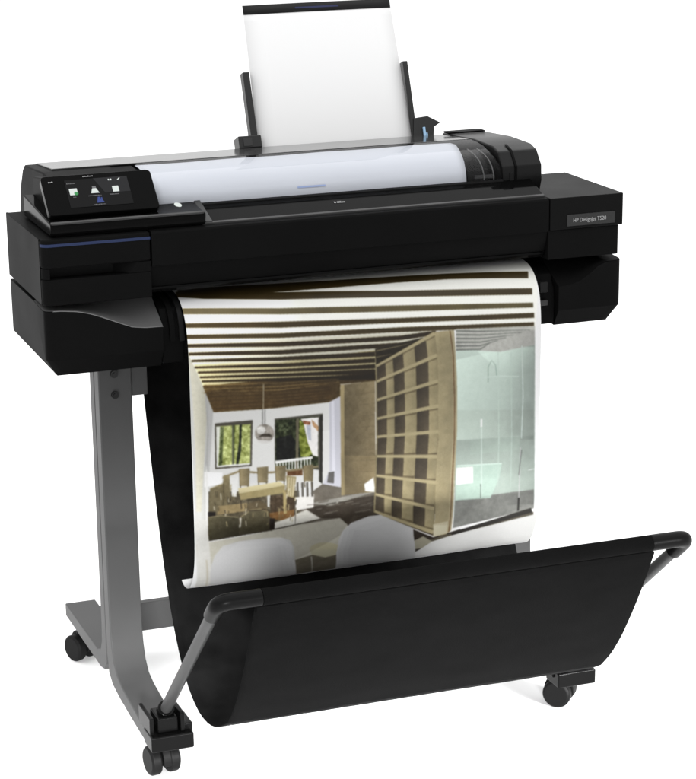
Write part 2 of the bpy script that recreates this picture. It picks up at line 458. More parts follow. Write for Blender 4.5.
# screen console, tilted back
tilt = Vector((0, 0.055, 0.050)).normalized(); nrm = Vector((0, -tilt.z, tilt.y))
P0 = Vector((0.0215, 0.028, 0.9015)); PH = 0.0765; PW = 0.176
def onp(a, b, off=0.0): return P0 + Vector((a, 0, 0)) + tilt * b + nrm * off
def rrect(a0, a1, b0, b1, rad, off, n=5):
    pts = []
    for (cx, cy, s) in ((a1 - rad, b0 + rad, -90), (a1 - rad, b1 - rad, 0), (a0 + rad, b1 - rad, 90), (a0 + rad, b0 + rad, 180)):
        for k in range(n + 1):
            t = R(s + 90 * k / n); pts.append(tuple(onp(cx + rad * math.cos(t), cy + rad * math.sin(t), off)))
    return pts
mb = MB(); mb.loft([rrect(0, PW, 0, PH, 0.007, -0.012), rrect(0, PW, 0, PH, 0.007, 0.0)])
con = obj('control_console', mb, 'gloss', PR, bevel=0.0012)
mb = MB()     # wedge body supporting the console
mb.loft([[(x, 0.045, 0.896), (x, 0.090, 0.9475), (x, 0.150, 0.9405), (x, 0.200, 0.935), (x, 0.200, 0.88), (x, 0.045, 0.88)] for x in (0.035, 0.178)])
obj('console_support', mb, 'case', PR, bevel=0.002)
mb = MB(); mb.poly(rrect(0.036, 0.136, 0.012, 0.066, 0.0012, 0.0006)); scr = obj('touch_screen', mb, 'e_bg', con, smooth=False)
mb = MB(); mb.poly([tuple(onp(a, b, 0.0009)) for a, b in ((0.096, 0.036), (0.136, 0.036), (0.136, 0.066), (0.082, 0.066))]); obj('painted_screen_glare', mb, 'e_sheen', scr, smooth=False)  # screen glare painted as a paler glowing polygon
def marks(lst, material, name, off=0.0012):
    mb = MB()
    for a, b, w_, h_ in lst: mb.poly([tuple(onp(a, b, off)), tuple(onp(a + w_, b, off)), tuple(onp(a + w_, b + h_, off)), tuple(onp(a, b + h_, off))])
    return obj(name, mb, material, scr, smooth=False)
def dashes(a, b, n, w=0.0012, h=0.0022, gap=0.0006):
    import random; rr = random.Random(int(a * 10000 + b * 77)); out = []
    x = a
    for _ in range(n):
        ww = w * rr.uniform(0.6, 1.3); out.append((x, b, ww, h * rr.uniform(0.6, 1.0))); x += ww + gap
    return out
def icon(pts, material, off=0.0012):
    m_ = MB(); m_.poly([tuple(onp(a, b_, off)) for a, b_ in pts]); return obj('icon', m_, material, scr, smooth=False)
for pts in ([(0.040, 0.036), (0.051, 0.036), (0.0525, 0.038), (0.0525, 0.0485), (0.040, 0.0485)],
            [(0.0735, 0.037), (0.0865, 0.037), (0.083, 0.046), (0.0765, 0.046)],
            [(0.1085, 0.037), (0.1185, 0.037), (0.1185, 0.048), (0.1085, 0.048)],
            [(0.119, 0.0595), (0.121, 0.0595), (0.1245, 0.063), (0.1225, 0.063)],
            [(0.105, 0.0595), (0.107, 0.0595), (0.107, 0.0625), (0.105, 0.0625)], [(0.1085, 0.0595), (0.1105, 0.0595), (0.1105, 0.0625), (0.1085, 0.0625)]):
    icon(pts, 'e_white')
marks([(0.0735 + 0.0035, 0.046, 0.006, 0.0045)], 'e_grey', 'icon')
mb = MB()
for ca, cb, rr_ in ((0.050, 0.0385, 0.0034),):
    mb.poly([tuple(onp(ca + rr_ * math.cos(t), cb + rr_ * math.sin(t), 0.0015)) for t in [2 * math.pi * k / 16 for k in range(16)]])
obj('icon_badge', mb, 'e_green', scr, smooth=False)
icon([(0.079, 0.018), (0.091, 0.018), (0.089, 0.022), (0.0885, 0.028), (0.0868, 0.028), (0.0865, 0.0235), (0.0855, 0.029), (0.082, 0.029)], 'e_blue')
for a, b_, n_, h_ in ((0.0385, 0.0575, 8, 0.0022), (0.044, 0.031, 3, 0.0018), (0.068, 0.0315, 12, 0.0018), (0.102, 0.0315, 9, 0.0018), (0.074, 0.0140, 11, 0.0016)):
    marks(dashes(a, b_, n_, h=h_), 'e_grey', 'caption')
marks(dashes(0.0665, 0.0695, 10, h=0.0022), 'letter', 'bezel_mark')
marks(dashes(0.0105, 0.0625, 3, w=0.0022, h=0.0026), 'letter', 'bezel_mark')

# sheet guides at the rear --------------------------------------------
TL = Vector((0, 0.088, 0.235)).normalized()     # sheet lean
BY, BZ = 0.342, 0.925
def sh(x, s, off=0.0):
    n = Vector((0, -TL.z, TL.y)); return Vector((x, BY, BZ)) + TL * s + n * off
def slab(x0, x1, s0, s1, o0, o1):
    return MB().loft([[tuple(sh(x, s, o)) for x, o in ((x0, o0), (x1, o0), (x1, o1), (x0, o1))] for s in (s0, s1)])
gl = obj('sheet_guide', slab(0.4485, 0.4605, -0.03, 0.138, -0.010, 0.007), 'guide', PR, bevel=0.001)
obj('guide_clamp', slab(0.4245, 0.4655, 0.006, 0.027, -0.020, 0.010), 'guide', gl, bevel=0.0015)
obj('clamp_inset', slab(0.4325, 0.448, 0.009, 0.023, 0.0102, 0.0115), 'tube', gl)
gr = obj('sheet_guide', slab(0.7445, 0.7535, -0.03, 0.141, -0.010, 0.007), 'guide', PR, bevel=0.001)
mb = MB()
mb.loft([[tuple(sh(x, s, o)) for x, s in ((0.745, 0.004), (0.783, 0.004), (0.786, 0.020), (0.799, 0.027), (0.776, 0.040), (0.750, 0.038))] for o in (-0.02, 0.010)])
obj('guide_clamp', mb, 'guide', gr, bevel=0.0012)
obj('blue_lever', slab(0.763, 0.7675, 0.000, 0.020, 0.0105, 0.014), 'lightblue', gr, bevel=0.0008)
obj('blue_lever', slab(0.768, 0.771, 0.000, 0.010, 0.0105, 0.013), 'lightblue', gr, bevel=0.0008)

# ------------------------------------------------------------ blank sheet (top)
mb = MB(); n = 10
bot = (0.461, 0.7455); top = (0.466, 0.7375); H = 0.2545
rows = []
for k in range(n + 1):
    t = k / n; s = -0.03 + (H + 0.03) * t
    x0 = bot[0] + (top[0] - bot[0]) * max(0, s) / H; x1 = bot[1] + (top[1] - bot[1]) * max(0, s) / H
    rows.append([mb.bm.verts.new(tuple(sh(x0 + (x1 - x0) * j_ / 8, s, 0.002 * math.sin(math.pi * j_ / 8) * t))) for j_ in range(9)])
for A, B in zip(rows, rows[1:]):
    for i in range(8): mb.bm.faces.new((A[i], A[i + 1], B[i + 1], B[i]))
SH = obj('blank_sheet', mb, 'paper', None, solid=0.0005)
tag(SH, 'upright blank white sheet with a black top edge, standing in the rear feed slot', 'sheet')
SH.location = (0, 0, 0)
mb = MB()
mb.loft([[tuple(sh(x, s, o)) for x, o in ((0.4545, 0.0008), (0.4543, -0.0015), (0.7272, -0.0015), (0.7272, 0.0008))] for s in (H - 0.0150, H + 0.0005)])
# curved face in front of the sheet, follows its slight bow
mb.bm.free(); mb = MB()
A = [tuple(sh(0.4658 + 0.2719 * j_ / 8, H - 0.0155, 0.0007 + 0.002 * math.sin(math.pi * j_ / 8))) for j_ in range(9)]
B = [tuple(sh(0.4656 + 0.2721 * j_ / 8, H + 0.0006, 0.0007 + 0.002 * math.sin(math.pi * j_ / 8))) for j_ in range(9)]
mb.loft([A, B], cap=False, closed=False); bd = obj('black_band', mb, 'band', SH, solid=0.0003)
mb = MB(); mb.poly([tuple(sh(x, s, 0.0034)) for x, s in ((0.560, H - 0.0095), (0.640, H - 0.0095), (0.640, H - 0.0065), (0.560, H - 0.0065))]); obj('band_mark', mb, 'bandmark', bd, smooth=False)

# ------------------------------------------------------------ paper roll
wp = [(0.0800, 0.882), (0.0785, 0.893), (0.0795, 0.904), (0.0860, 0.9143), (0.0995, 0.9242), (0.121, 0.9315), (0.151, 0.9365), (0.181, 0.9390), (0.205, 0.9392),
      (0.222, 0.925), (0.228, 0.90), (0.215, 0.878)]
mb = MB(); rows = []
for k in range(41):
    x = 0.205 + 0.531 * k / 40
    rows.append([(x + 0.024 * (k / 40) * min(1, max(0, (y - 0.08) / 0.1)), y, z + 0.0004 * math.sin(x * 40 + y * 60)) for y, z in wp])
mb.loft(rows, cap=False, closed=False)
RO = obj('paper_roll', mb, 'roll', None, solid=0.0006)
tag(RO, 'white roll paper curving under the clear cover of the printer', 'paper roll')
mb = MB(); mb.cyl((0.4725, 0.155, 0.868), (1, 0, 0), 0.045, 0.530, 64); obj('core', mb, 'roll', RO)
mb = MB(); mb.loft([[(x, y, z) for y, z in ((0.0786, 0.9055), (0.0803, 0.9080))] for x in (0.441, 0.489)], cap=False, closed=False)
obj('roll_mark', mb, 'rollmark', RO)

# ------------------------------------------------------------ stand
ST = empty('printer_stand', (W / 2, 0.15, 0), 'grey steel stand with two T-shaped legs on black casters, under the printer', 'stand')
def leg(mir):
    f = (lambda x: W - x) if mir else (lambda x: x)
    x0, x1 = (f(0.107), f(0.163)) if not mir else (f(0.163), f(0.107))
    # front half: column bending forward into the foot (outline y,z), thick plate with flanges
    def arc(cy, cz, rad, a0, a1, n=8): return [(cy + rad * math.cos(R(a0 + (a1 - a0) * k / n)), cz + rad * math.sin(R(a0 + (a1 - a0) * k / n))) for k in range(n + 1)]
    # outer face of the front plate
    front = [(0.119, 0.656)] + [(0.119, 0.22), (0.1175, 0.18), (0.113, 0.15), (0.103, 0.124), (0.085, 0.107), (0.055, 0.0985), (0.0, 0.092), (-0.128, 0.080)]
    back = [(-0.128, 0.060), (0.0, 0.066), (0.08, 0.072), (0.118, 0.078), (0.140, 0.092), (0.1480, 0.125), (0.1490, 0.17), (0.1490, 0.656)]
    mb = MB(); mb.prism(front + back, x0, x1)
    L_ = obj('leg', mb, 'metal', ST, bevel=0.0025)
    rear = [(0.1515, 0.656), (0.1515, 0.17), (0.153, 0.125), (0.158, 0.100), (0.172, 0.085), (0.20, 0.080), (0.462, 0.080)]
    rearo = [(0.462, 0.104), (0.22, 0.106), (0.195, 0.115), (0.183, 0.135), (0.1795, 0.17), (0.1795, 0.656)]
    mb = MB(); mb.prism(rear + rearo, x0, x1)
    obj('rear_strut', mb, 'metal', L_, bevel=0.002)
    for z in (0.618, 0.583):
        mb = MB(); mb.cyl((f(0.1335), 0.1175, z), (0, 1, 0), 0.0062, 0.005, 20); mb.cyl((f(0.1335), 0.1155, z), (0, 1, 0), 0.0035, 0.004, 6)
        obj('bolt', mb, 'bolt', L_)
    mb = MB(); xa, xb = sorted((f(0.1632), f(0.190))); mb.box(xa, xb, 0.122, 0.150, 0.577, 0.656)
    obj('mounting_bracket', mb, 'metal', L_, bevel=0.0015)
    return L_
leg(False); leg(True)
mb = MB(); mb.box(0.1635, W - 0.1635, 0.418, 0.434, 0.046, 0.101); obj('cross_beam', mb, 'metal', ST, bevel=0.002)

def caster_master(loc, ang):
    """twin-wheel caster: hood + stem, two wheels"""
    base = empty_part('caster_pivot', loc)
    return base
def caster(x, y, ang, ztop=0.066):
    c, s = math.cos(ang), math.sin(ang)
    def T(mb_):
        return mb_.xform(Matrix.Translation((x, y, 0)) @ Matrix.Rotation(ang, 4, 'Z'))
    mb = MB()
    # hood: quarter shell between and over the wheels
    n = 14; prof = [(0.0265 * math.cos(R(-15 + 210 * k / n)) , 0.027 + 0.0285 * math.sin(R(-15 + 210 * k / n))) for k in range(n + 1)]
    mb.prism(prof, -0.0065, 0.0065)
    mb.cyl((0, 0, 0.058), (0, 0, 1), 0.010, 0.022, 20)
    T(mb); h = obj('caster', mb, 'rubber', ST, bevel=0.001)
    for sx in (-1, 1):
        mb = MB(); mb.tube([(sx * 0.0072, 0, 0.0247), (sx * 0.010, 0, 0.0247), (sx * 0.022, 0, 0.0247), (sx * 0.0252, 0, 0.0247)], [0.0225, 0.0245, 0.0245, 0.0205], 36)
        T(mb); wv = obj('wheel', mb, 'rubber', h, bevel=0.0012)
        mb = MB(); mb.cyl((sx * 0.0262, 0, 0.0247), (1, 0, 0), 0.009, 0.002, 20); T(mb)
        # hub detail belongs to the wheel mesh
        mb.bm.free()
    return h
caster(0.135, -0.083, R(8)); caster(W - 0.135, -0.066, R(48))
caster(0.131, 0.444, R(25)); caster(W - 0.135, 0.400, R(-15))

# ------------------------------------------------------------ catch basket
BA = empty('catch_basket', (W / 2, -0.2, 0.1), 'black fabric catch basket slung on a tubular frame in front of the stand', 'basket')
RY, RZ, RR = -0.475, 0.432, 0.0115
fx0, fx1 = 0.183, W - 0.183
back_prof = [(0.205, 0.64, .20), (0.190, 0.56, .20), (0.166, 0.48, .20), (0.142, 0.40, .20), (0.112, 0.32, .199), (0.066, 0.235, .197), (0.006, 0.165, .194), (-0.062, 0.122, .191), (-0.135, 0.110, .188), (-0.205, 0.122, .185), (-0.27, 0.148, .182), (-0.31, 0.172, .181)]
front_prof = [(-0.31, 0.172, .181), (-0.345, 0.206, .180), (-0.378, 0.249, .1795), (-0.407, 0.295, .179), (-0.433, 0.340, .1785), (-0.456, 0.384, .178), (-0.472, 0.415, .178)]
def cloth(prof, name, material, amp):
    mb = MB(); rows = []; n = 60
    # resample
    pts = np.array(prof); Ls = np.r_[0, np.cumsum(np.hypot(*np.diff(pts[:, :2], axis=0).T))]; tt = np.linspace(0, Ls[-1], 46)
    yy = np.interp(tt, Ls, pts[:, 0]); zz = np.interp(tt, Ls, pts[:, 1]); xx = np.interp(tt, Ls, pts[:, 2])
    k = np.array([.25, .5, .25])
    for _ in range(6):
        yy[1:-1] = np.convolve(yy, k, 'valid'); zz[1:-1] = np.convolve(zz, k, 'valid')
    for a, (y, z, x0) in enumerate(zip(yy, zz, xx)):
        x1 = (W - x0) + (0.040 * float(np.interp(y, [-0.30, -0.10, 0.09, 0.14, 0.2], [0.0, 0.5, 1.0, 0.7, 0.4])) if name == 'rear_fabric' else 0); row = []
        e = math.sin(math.pi * a / 45)
        for i in range(n + 1):
            u_ = i / n; x = x0 + (x1 - x0) * u_
            w = amp * e * (math.sin(7.3 * u_ + 0.12 * a) * .5 + math.sin(17 * u_ - 0.21 * a + 1) * .3 + math.sin(3.1 * u_ + .3 * a) * .35) * min(1, 8 * u_, 8 * (1 - u_)) 
            row.append(mb.bm.verts.new((x, y + w, z - abs(w) * .2)))
        rows.append(row)
    for A, B in zip(rows, rows[1:]):
        for i in range(n): mb.bm.faces.new((A[i], A[i + 1], B[i + 1], B[i]))
    return obj(name, mb, material, BA, solid=0.0016, angle=80)
cloth(back_prof, 'rear_fabric', 'fabric_back', 0.004)
cloth(front_prof, 'front_fabric', 'fabric', 0.003)
# hem sleeve around the rail
mb = MB(); mb.tube([(0.1875, RY, RZ), (0.5, RY, RZ), (W - 0.1800, RY, RZ)], RR + 0.0008, 28); sl = obj('hem_sleeve', mb, 'fabric', BA, angle=80)
mb = MB(); mb.prism([(-0.4655, 0.424), (-0.4755, 0.4175), (-0.472, 0.408), (-0.4640, 0.412)], 0.180, W - 0.180); obj('hem_stitching', mb, 'fabric', sl, bevel=0.001)
# frame: rail + arms + elbows + foot clamps
mb = MB(); mb.tube([(0.14, RY, RZ), (W - 0.14, RY, RZ)], 0.0095, 20); obj('rail', mb, 'tube', BA)
foot = Vector((0.139, -0.098, 0.112)); cor = Vector((0.124, RY, RZ))
for mir in (False, True):
    f = (lambda v: Vector((W - v[0], v[1], v[2]))) if mir else (lambda v: Vector(v))
    d1 = (cor - foot).normalized()
    mb = MB(); mb.tube([f(foot), f(cor - d1 * 0.035)], 0.0092, 24); obj('arm', mb, 'tube', BA)
    c0 = cor - d1 * 0.052; c1 = Vector((0.187, RY, RZ))
    pts = [c0]; rr = []
    pin = cor - d1 * 0.020; pout = cor + Vector((0.020, 0, 0))
    for k in range(9):
        t = k / 8; pts.append(pin * (1 - t) ** 2 + cor * 2 * t * (1 - t) + pout * t * t)
    pts.append(c1)
    mb = MB(); mb.tube([f(p_) for p_ in pts], 0.0125, 24); obj('elbow', mb, 'elbow', BA, bevel=0.0012, seg=2)
    # clamp block gripping the foot end
    def fb(mb_, x0, x1, *a):
        if mir: x0, x1 = W - x1, W - x0
        return mb_.box(x0, x1, *a)
    mb = MB(); fb(mb, 0.1045, 0.1745, -0.142, -0.092, 0.062, 0.0885)
    ck = obj('foot_clamp', mb, 'clamp', BA, bevel=0.003)
    mb = MB(); fb(mb, 0.106, 0.1135, -0.128, -0.058, 0.083, 0.1155); obj('clamp_cheek', mb, 'clamp', ck, bevel=0.002)
    mb = MB(); fb(mb, 0.1555, 0.163, -0.132, -0.066, 0.0885, 0.1205); obj('clamp_cheek', mb, 'clamp', ck, bevel=0.002)
    mb = MB(); fb(mb, 0.1190, 0.1530, -0.128, -0.080, 0.0885, 0.114); obj('clamp_block', mb, 'clamp', ck, bevel=0.003)
    mb = MB(); mb.tube([f(foot - d1 * 0.02), f(foot + d1 * 0.018)], 0.0135, 24); obj('socket', mb, 'clamp', ck, bevel=0.001)
    mb = MB(); fb(mb, 0.1635, 0.1775, -0.125, -0.075, 0.076, 0.098); obj('clamp_tab', mb, 'clamp', ck, bevel=0.002)

# flat colours of the printed picture and the cover's painted shadow: red, green, blue, grain, then x, y pairs in millimetres on the sheet
OPS = [
    [226, 226, 222, 0, -3.7, 135.6, -2.3, 200.4, 2.6, 223.1, 38.5, 321.7, 33.8, 468.5, 21.9, 540.9, 31.3, 646.7, 10.9, 641.2, 1.6, 559.6, 1.6, 380.6, -2.8, 232.2],
    [228, 225, 208, 4, -0.5, 219.6, 11.3, 246.6, 24.8, 283.9, 26.4, 333.6, 18.7, 416.1, 13.1, 486.3, 4.7, 485.3, 6.6, 381.2, 4.4, 298.2],
    [206, 206, 204, 0, 24.7, 285.5, 38.5, 321.7, 33.8, 468.5, 22.7, 501.2, 20.4, 416.3, 27.6, 350.3],
    [104, 92, 0, 100, 0.3, 208.6, 23.3, 277.2, 38.5, 321.7, 33.8, 468.5, 21.9, 540.9, 8.4, 539.1, 6.6, 381.2],
    [100, 98, 0, 100, 4.6, 249.1, 24.5, 292.1, 29.2, 350.5, 21, 501, 8.5, 533.8, 8.2, 381.4],
    [100, 98, 0, 100, 7.6, 255.9, 26.1, 292.3, 29.2, 350.5, 21, 501, 10.1, 534.1, 9.9, 381.6],
    [100, 98, 0, 100, 10.6, 262.8, 27.8, 292.4, 29.2, 350.5, 21, 501, 11.8, 534.3, 11.6, 381.8],
    [100, 98, 0, 100, 13.7, 269.6, 29.4, 292.6, 29.2, 350.5, 21, 501, 13.5, 534.5, 13.2, 382],
    [100, 98, 0, 100, 16.7, 276.5, 31.1, 292.8, 29.2, 350.5, 21, 501, 15.2, 534.8, 14.9, 382.2],
    [100, 98, 0, 100, 19.8, 283.4, 32.7, 293, 29.2, 350.5, 21, 501, 16.9, 535, 16.5, 382.4],
    [252, 252, 246, 0, -5.6, 130.4, 103, 122.1, 213.3, 96.3, 417.7, 110.6, 616.3, 111.2, 610.6, 147.6, 598.7, 241.6, 454.8, 227.9, 417.6, 226, 315.1, 274.3, 252.7, 278, 150.2, 283.9, 26.3, 287.4, 1, 223, -2.7, 176.6],
    [243, 240, 222, 0, -0.7, 200.6, 152.7, 213.7, 358, 223.6, 417.6, 226, 315.1, 274.3, 252.7, 278, 150.2, 283.9, 26.3, 287.4, 1, 223],
    [222, 212, 170, 5, 8.3, 239.8, 151.1, 251, 315.5, 247.6, 314.9, 292.8, 150.1, 290.6, 26.3, 287.4],
    [92, 74, 42, 9, 21.7, 277, 150.3, 279, 313.3, 285.9, 314.9, 299.5, 252.4, 298, 252.1, 318.2, 232.3, 326.1, 150.2, 326.4, 120.5, 325.7, 38.4, 322.5],
    [72, 60, 34, 0, 3.8, 109.3, 117.7, 129.9, 235.5, 133.4, 373.2, 136.1, 455.1, 139.1, 529.7, 145.9, 596.1, 153.1, 601, 138.7, 534.7, 131.6, 460, 124.7, 378.7, 119, 242.3, 110.6, 126.8, 99.1, 12, 79.8],  # printed beam, drawn on leftwards as the shadow under the cover
    [72, 60, 34, 0, -3, 120.5, 41.6, 132.2, 97.5, 140.6, 162.5, 148.9, 364.6, 164.9, 596.6, 182.2, 598.3, 171.7, 367.3, 153.7, 167, 132.8, 102.5, 123.7, 47.8, 111.8, 3.6, 98.5],  # printed beam whose left end paints the cover's shadow on the sheet
    [104, 94, 66, 0, -6, 158.8, 156.9, 174.5, 360.6, 188.6, 596.2, 203.7, 596.5, 195.9, 361.7, 179, 158.7, 164.5, -3.4, 147.3],
    [72, 60, 34, 0, -3.4, 181.6, 154.2, 195.9, 358.9, 207.1, 597.3, 221.3, 597.2, 212.9, 359.2, 199.4, 155, 186.3, -2.4, 174],
    [72, 60, 34, 0, -2.2, 199.2, 152.9, 212.2, 358.2, 222.3, 597, 236.1, 596.8, 228.5, 358.2, 214.5, 153.1, 204.6, -1.6, 192.2],
    [60, 48, 28, 0, -3.3, 212.7, 152.1, 226.2, 357.9, 235.4, 421.5, 233.2, 420.6, 226.1, 357.6, 228.3, 152.2, 218.9, -2.9, 207],
    [60, 48, 28, 0, 0.9, 225.8, 151.7, 238.6, 357.7, 246.7, 393, 245, 392.2, 238.7, 357.3, 239.6, 151.6, 231.7, 1, 220.8],
    [60, 48, 28, 0, 5.2, 236.7, 151.3, 248.8, 313.8, 257.9, 313.5, 250.3, 151.2, 242.7, 5.3, 232.6],
    [60, 48, 28, 0, 9.6, 247.6, 150.9, 259.2, 313.6, 268.3, 313.3, 261.2, 150.9, 253.6, 9.7, 244.2],
    [60, 48, 28, 0, 14.2, 256.1, 150.7, 267.4, 313.5, 278.2, 313.3, 271.1, 150.6, 262.5, 14.3, 252.9],
    [60, 48, 28, 0, 17.2, 264.2, 150.5, 274.8, 313.4, 287.2, 313.2, 279.6, 150.5, 269.9, 17.2, 261.1],
    [60, 48, 28, 0, 20.3, 271.2, 150.3, 282.5, 313.3, 296, 313.1, 287.6, 150.3, 277.1, 20.3, 268.1],
    [50, 42, 26, 4, 313.8, 245.8, 357.5, 240.1, 399.8, 235.1, 421.1, 228, 392.6, 240.2, 315.1, 274.3],
    [150, 140, 112, 0, 315.7, 250.3, 350.6, 246.5, 378.6, 242.4, 378.4, 241.9, 350.2, 245, 315.3, 248.3],
    [140, 130, 100, 0, 315.5, 260.7, 343.3, 257.3, 343.2, 256.8, 315.1, 258.8],
    [150, 128, 84, 0, 23.4, 277, 150.2, 286.3, 250.9, 289.9, 250.8, 289.1, 150.2, 284.8, 23.4, 275.7],
    [150, 128, 84, 0, 23.1, 283.6, 150.1, 292.1, 250.8, 293.2, 250.8, 292.4, 150, 290.6, 23.1, 282.3],
    [150, 128, 84, 0, 22.9, 289.3, 149.9, 297.9, 250.8, 294.9, 250.7, 294.1, 149.9, 296.4, 22.9, 288],
    [70, 54, 30, 0, 26.2, 289.6, 149.9, 299.5, 235.2, 301.9, 235.1, 300.6, 149.8, 298.2, 26.2, 288.3],
    [70, 54, 30, 0, 28.8, 296.5, 149.8, 305.2, 235.1, 306.9, 235, 305.6, 149.7, 303.8, 28.8, 295.2],
    [70, 54, 30, 0, 31.4, 303.4, 149.6, 310.8, 235, 312, 234.9, 310.6, 149.6, 309.5, 31.4, 302.1],
    [70, 54, 30, 0, 34, 310.3, 149.5, 316.5, 235, 317, 234.8, 315.6, 149.4, 315.1, 34, 308.9],
    [70, 54, 30, 0, 36.6, 317.2, 149.4, 322.1, 234.9, 322, 234.8, 320.7, 149.3, 320.8, 36.6, 315.8],
    [112, 84, 0, 100, 21.7, 277, 150.3, 279, 313.3, 285.9, 314.9, 299.5, 252.4, 298, 252.1, 318.2, 232.3, 326.1, 150.2, 326.4, 120.5, 325.7, 38.4, 322.5],
    [100, 88, 0, 100, -18.5, 198.8, 152.7, 213.7, 358, 223.6, 417.6, 226, 315.1, 274.3, 314.9, 297.8, 150.1, 287.3, 26.3, 287.4],
    [100, 86, 1, 100, -1.4, 208.4, 152.3, 220.1, 316.1, 227.8, 314.9, 297.8, 150.1, 287.3, 26.3, 287.4],
    [66, 50, 26, 0, 26.5, 281.1, 150.2, 284.2, 245.7, 288.4, 245.7, 287.8, 150.2, 283.6, 26.5, 280.5],
    [69, 52, 27, 0, 27.4, 284, 150.2, 287, 245.7, 290.7, 245.6, 290.1, 150.1, 286.5, 27.4, 283.4],
    [72, 54, 28, 0, 28.3, 286.9, 150.1, 289.9, 245.6, 293.1, 245.6, 292.5, 150.1, 289.3, 28.3, 286.3],
    [75, 56, 29, 0, 29.2, 289.8, 150, 292.7, 245.6, 295.4, 245.6, 294.8, 150, 292.1, 29.2, 289.2],
    [78, 58, 30, 0, 30.1, 292.7, 150, 295.5, 245.6, 297.8, 245.5, 297.2, 149.9, 294.9, 30.1, 292.1],
    [81, 60, 31, 0, 31, 295.5, 149.9, 298.3, 245.5, 300.1, 245.5, 299.5, 149.9, 297.7, 31, 295],
    [84, 62, 32, 0, 31.9, 298.4, 149.8, 301.1, 245.5, 302.4, 245.4, 301.9, 149.8, 300.6, 31.9, 297.9],
    [87, 64, 33, 0, 32.8, 301.3, 149.8, 304, 245.5, 304.8, 245.4, 304.2, 149.7, 303.4, 32.8, 300.8],
    [90, 66, 34, 0, 33.7, 304.2, 149.7, 306.8, 245.4, 307.1, 245.4, 306.5, 149.7, 306.2, 33.7, 303.7],
    [93, 68, 35, 0, 34.6, 307.1, 149.6, 309.6, 245.4, 309.5, 245.3, 308.9, 149.6, 309, 34.6, 306.6],
    [96, 70, 36, 0, 35.5, 310.1, 149.6, 312.4, 245.4, 311.8, 245.3, 311.2, 149.5, 311.9, 35.5, 309.5],
    [99, 72, 37, 0, 36.4, 313, 149.5, 315.3, 245.3, 314.2, 245.3, 313.6, 149.5, 314.7, 36.4, 312.4],
    [102, 74, 38, 0, 37.3, 315.9, 149.4, 318.1, 245.3, 316.5, 245.2, 315.9, 149.4, 317.5, 37.3, 315.3],
    [105, 76, 39, 0, 38.2, 318.8, 149.4, 320.9, 245.3, 318.9, 245.2, 318.3, 149.3, 320.4, 38.2, 318.2],
    [138, 100, 0, 100, -4.9, 127.8, 195.2, 153, 184.2, 280.9, 26.3, 287.4, 1, 223],
    [226, 226, 224, 0, 37.6, 322.4, 120.5, 325.7, 150.3, 326.1, 233, 325.9, 232.5, 465.7, 179.9, 495.4, 23.5, 475.7],
    [212, 212, 220, 0, 233, 325.9, 252.1, 318.2, 251.6, 474.9, 218.6, 464, 231.2, 441.5],
    [232, 232, 240, 0, 236.5, 326.6, 241.7, 323.8, 241.6, 442.7, 236.1, 459.2],
    [98, 104, 0, 100, 37.6, 322.4, 120.5, 325.7, 150.3, 326.1, 233, 325.9, 232.5, 465.7, 179.9, 495.4, 23.5, 475.7],
    [104, 92, 1, 100, 36.2, 368, 234, 373.6, 232.5, 465.7, 179.9, 495.4, 23.5, 475.7],
    [88, 84, 74, 0, 39.7, 341.1, 102.9, 342.3, 99.1, 418.8, 38.1, 417.5],
    [188, 196, 128, 38, 42, 346.4, 99.3, 348.6, 96.6, 415.9, 40.7, 414.4],
    [236, 238, 230, 0, 42, 346.9, 48.4, 346.6, 43.3, 414.3, 40.7, 414.4],
    [96, 106, 66, 30, 48.7, 348, 54.6, 347.8, 50, 413.8, 44.2, 412.3],
    [96, 106, 66, 30, 69.7, 347, 73.1, 347.4, 70.3, 414.5, 67, 414.1],
    [44, 50, 34, 16, 80.7, 347.4, 84.6, 347.8, 82.4, 390.5, 77.1, 413.6, 72.9, 413.1, 79, 376.6],
    [100, 104, 84, 0, 68.1, 347.1, 70.4, 347.1, 69.1, 415.2, 66.4, 415.4],
    [238, 238, 236, 0, 40.8, 411.9, 96.7, 413.4, 96.6, 416.3, 40.7, 414.7],
    [92, 90, 80, 0, 139.6, 343.9, 221.3, 343.6, 218.4, 463.1, 212.7, 438.3, 137.8, 420.8],
    [52, 60, 34, 34, 141.3, 346.2, 214, 348.7, 211.4, 434.7, 138.5, 429.4],
    [14, 16, 12, 14, 141.4, 377, 165.5, 373, 173.9, 384.1, 172.4, 414.7, 140.6, 414.3],
    [132, 142, 60, 38, 181.5, 349.4, 188.3, 356.9, 190.5, 374.1, 197.9, 395.4, 206.3, 408.4, 194.1, 413.8, 182, 412.4, 179.9, 384.8],
    [246, 244, 242, 5, 183.2, 348.7, 214, 349.2, 211.7, 415.9, 202.8, 412.2, 194.5, 389.9, 191.4, 374.2, 188.3, 356.9],
    [176, 122, 92, 24, 186.6, 351.6, 200.4, 355.7, 199.4, 361.5, 188.2, 357.7],
    [198, 160, 120, 18, 202.2, 351.6, 213.7, 364.8, 213.2, 373.3, 203.7, 362],
    [196, 200, 210, 12, 192.5, 360.8, 200.3, 359.9, 200.6, 387.2, 195.5, 384.9],
    [118, 112, 92, 0, 175.5, 347.8, 180.7, 348.1, 177.8, 430.7, 172.9, 431.8],
    [240, 240, 238, 0, 138.9, 414.1, 202.7, 413.9, 202.7, 418.2, 138.7, 419.2],
    [236, 236, 234, 0, 140.5, 418.6, 142.5, 418.6, 142.3, 429.9, 140.2, 429.6],
    [236, 236, 234, 0, 145.6, 418.6, 147.7, 418.6, 147.4, 430.5, 145.3, 430.2],
    [236, 236, 234, 0, 150.8, 418.6, 152.8, 418.6, 152.6, 431.1, 150.5, 430.9],
    [236, 236, 234, 0, 155.9, 418.6, 158, 418.6, 157.7, 431.7, 155.6, 431.5],
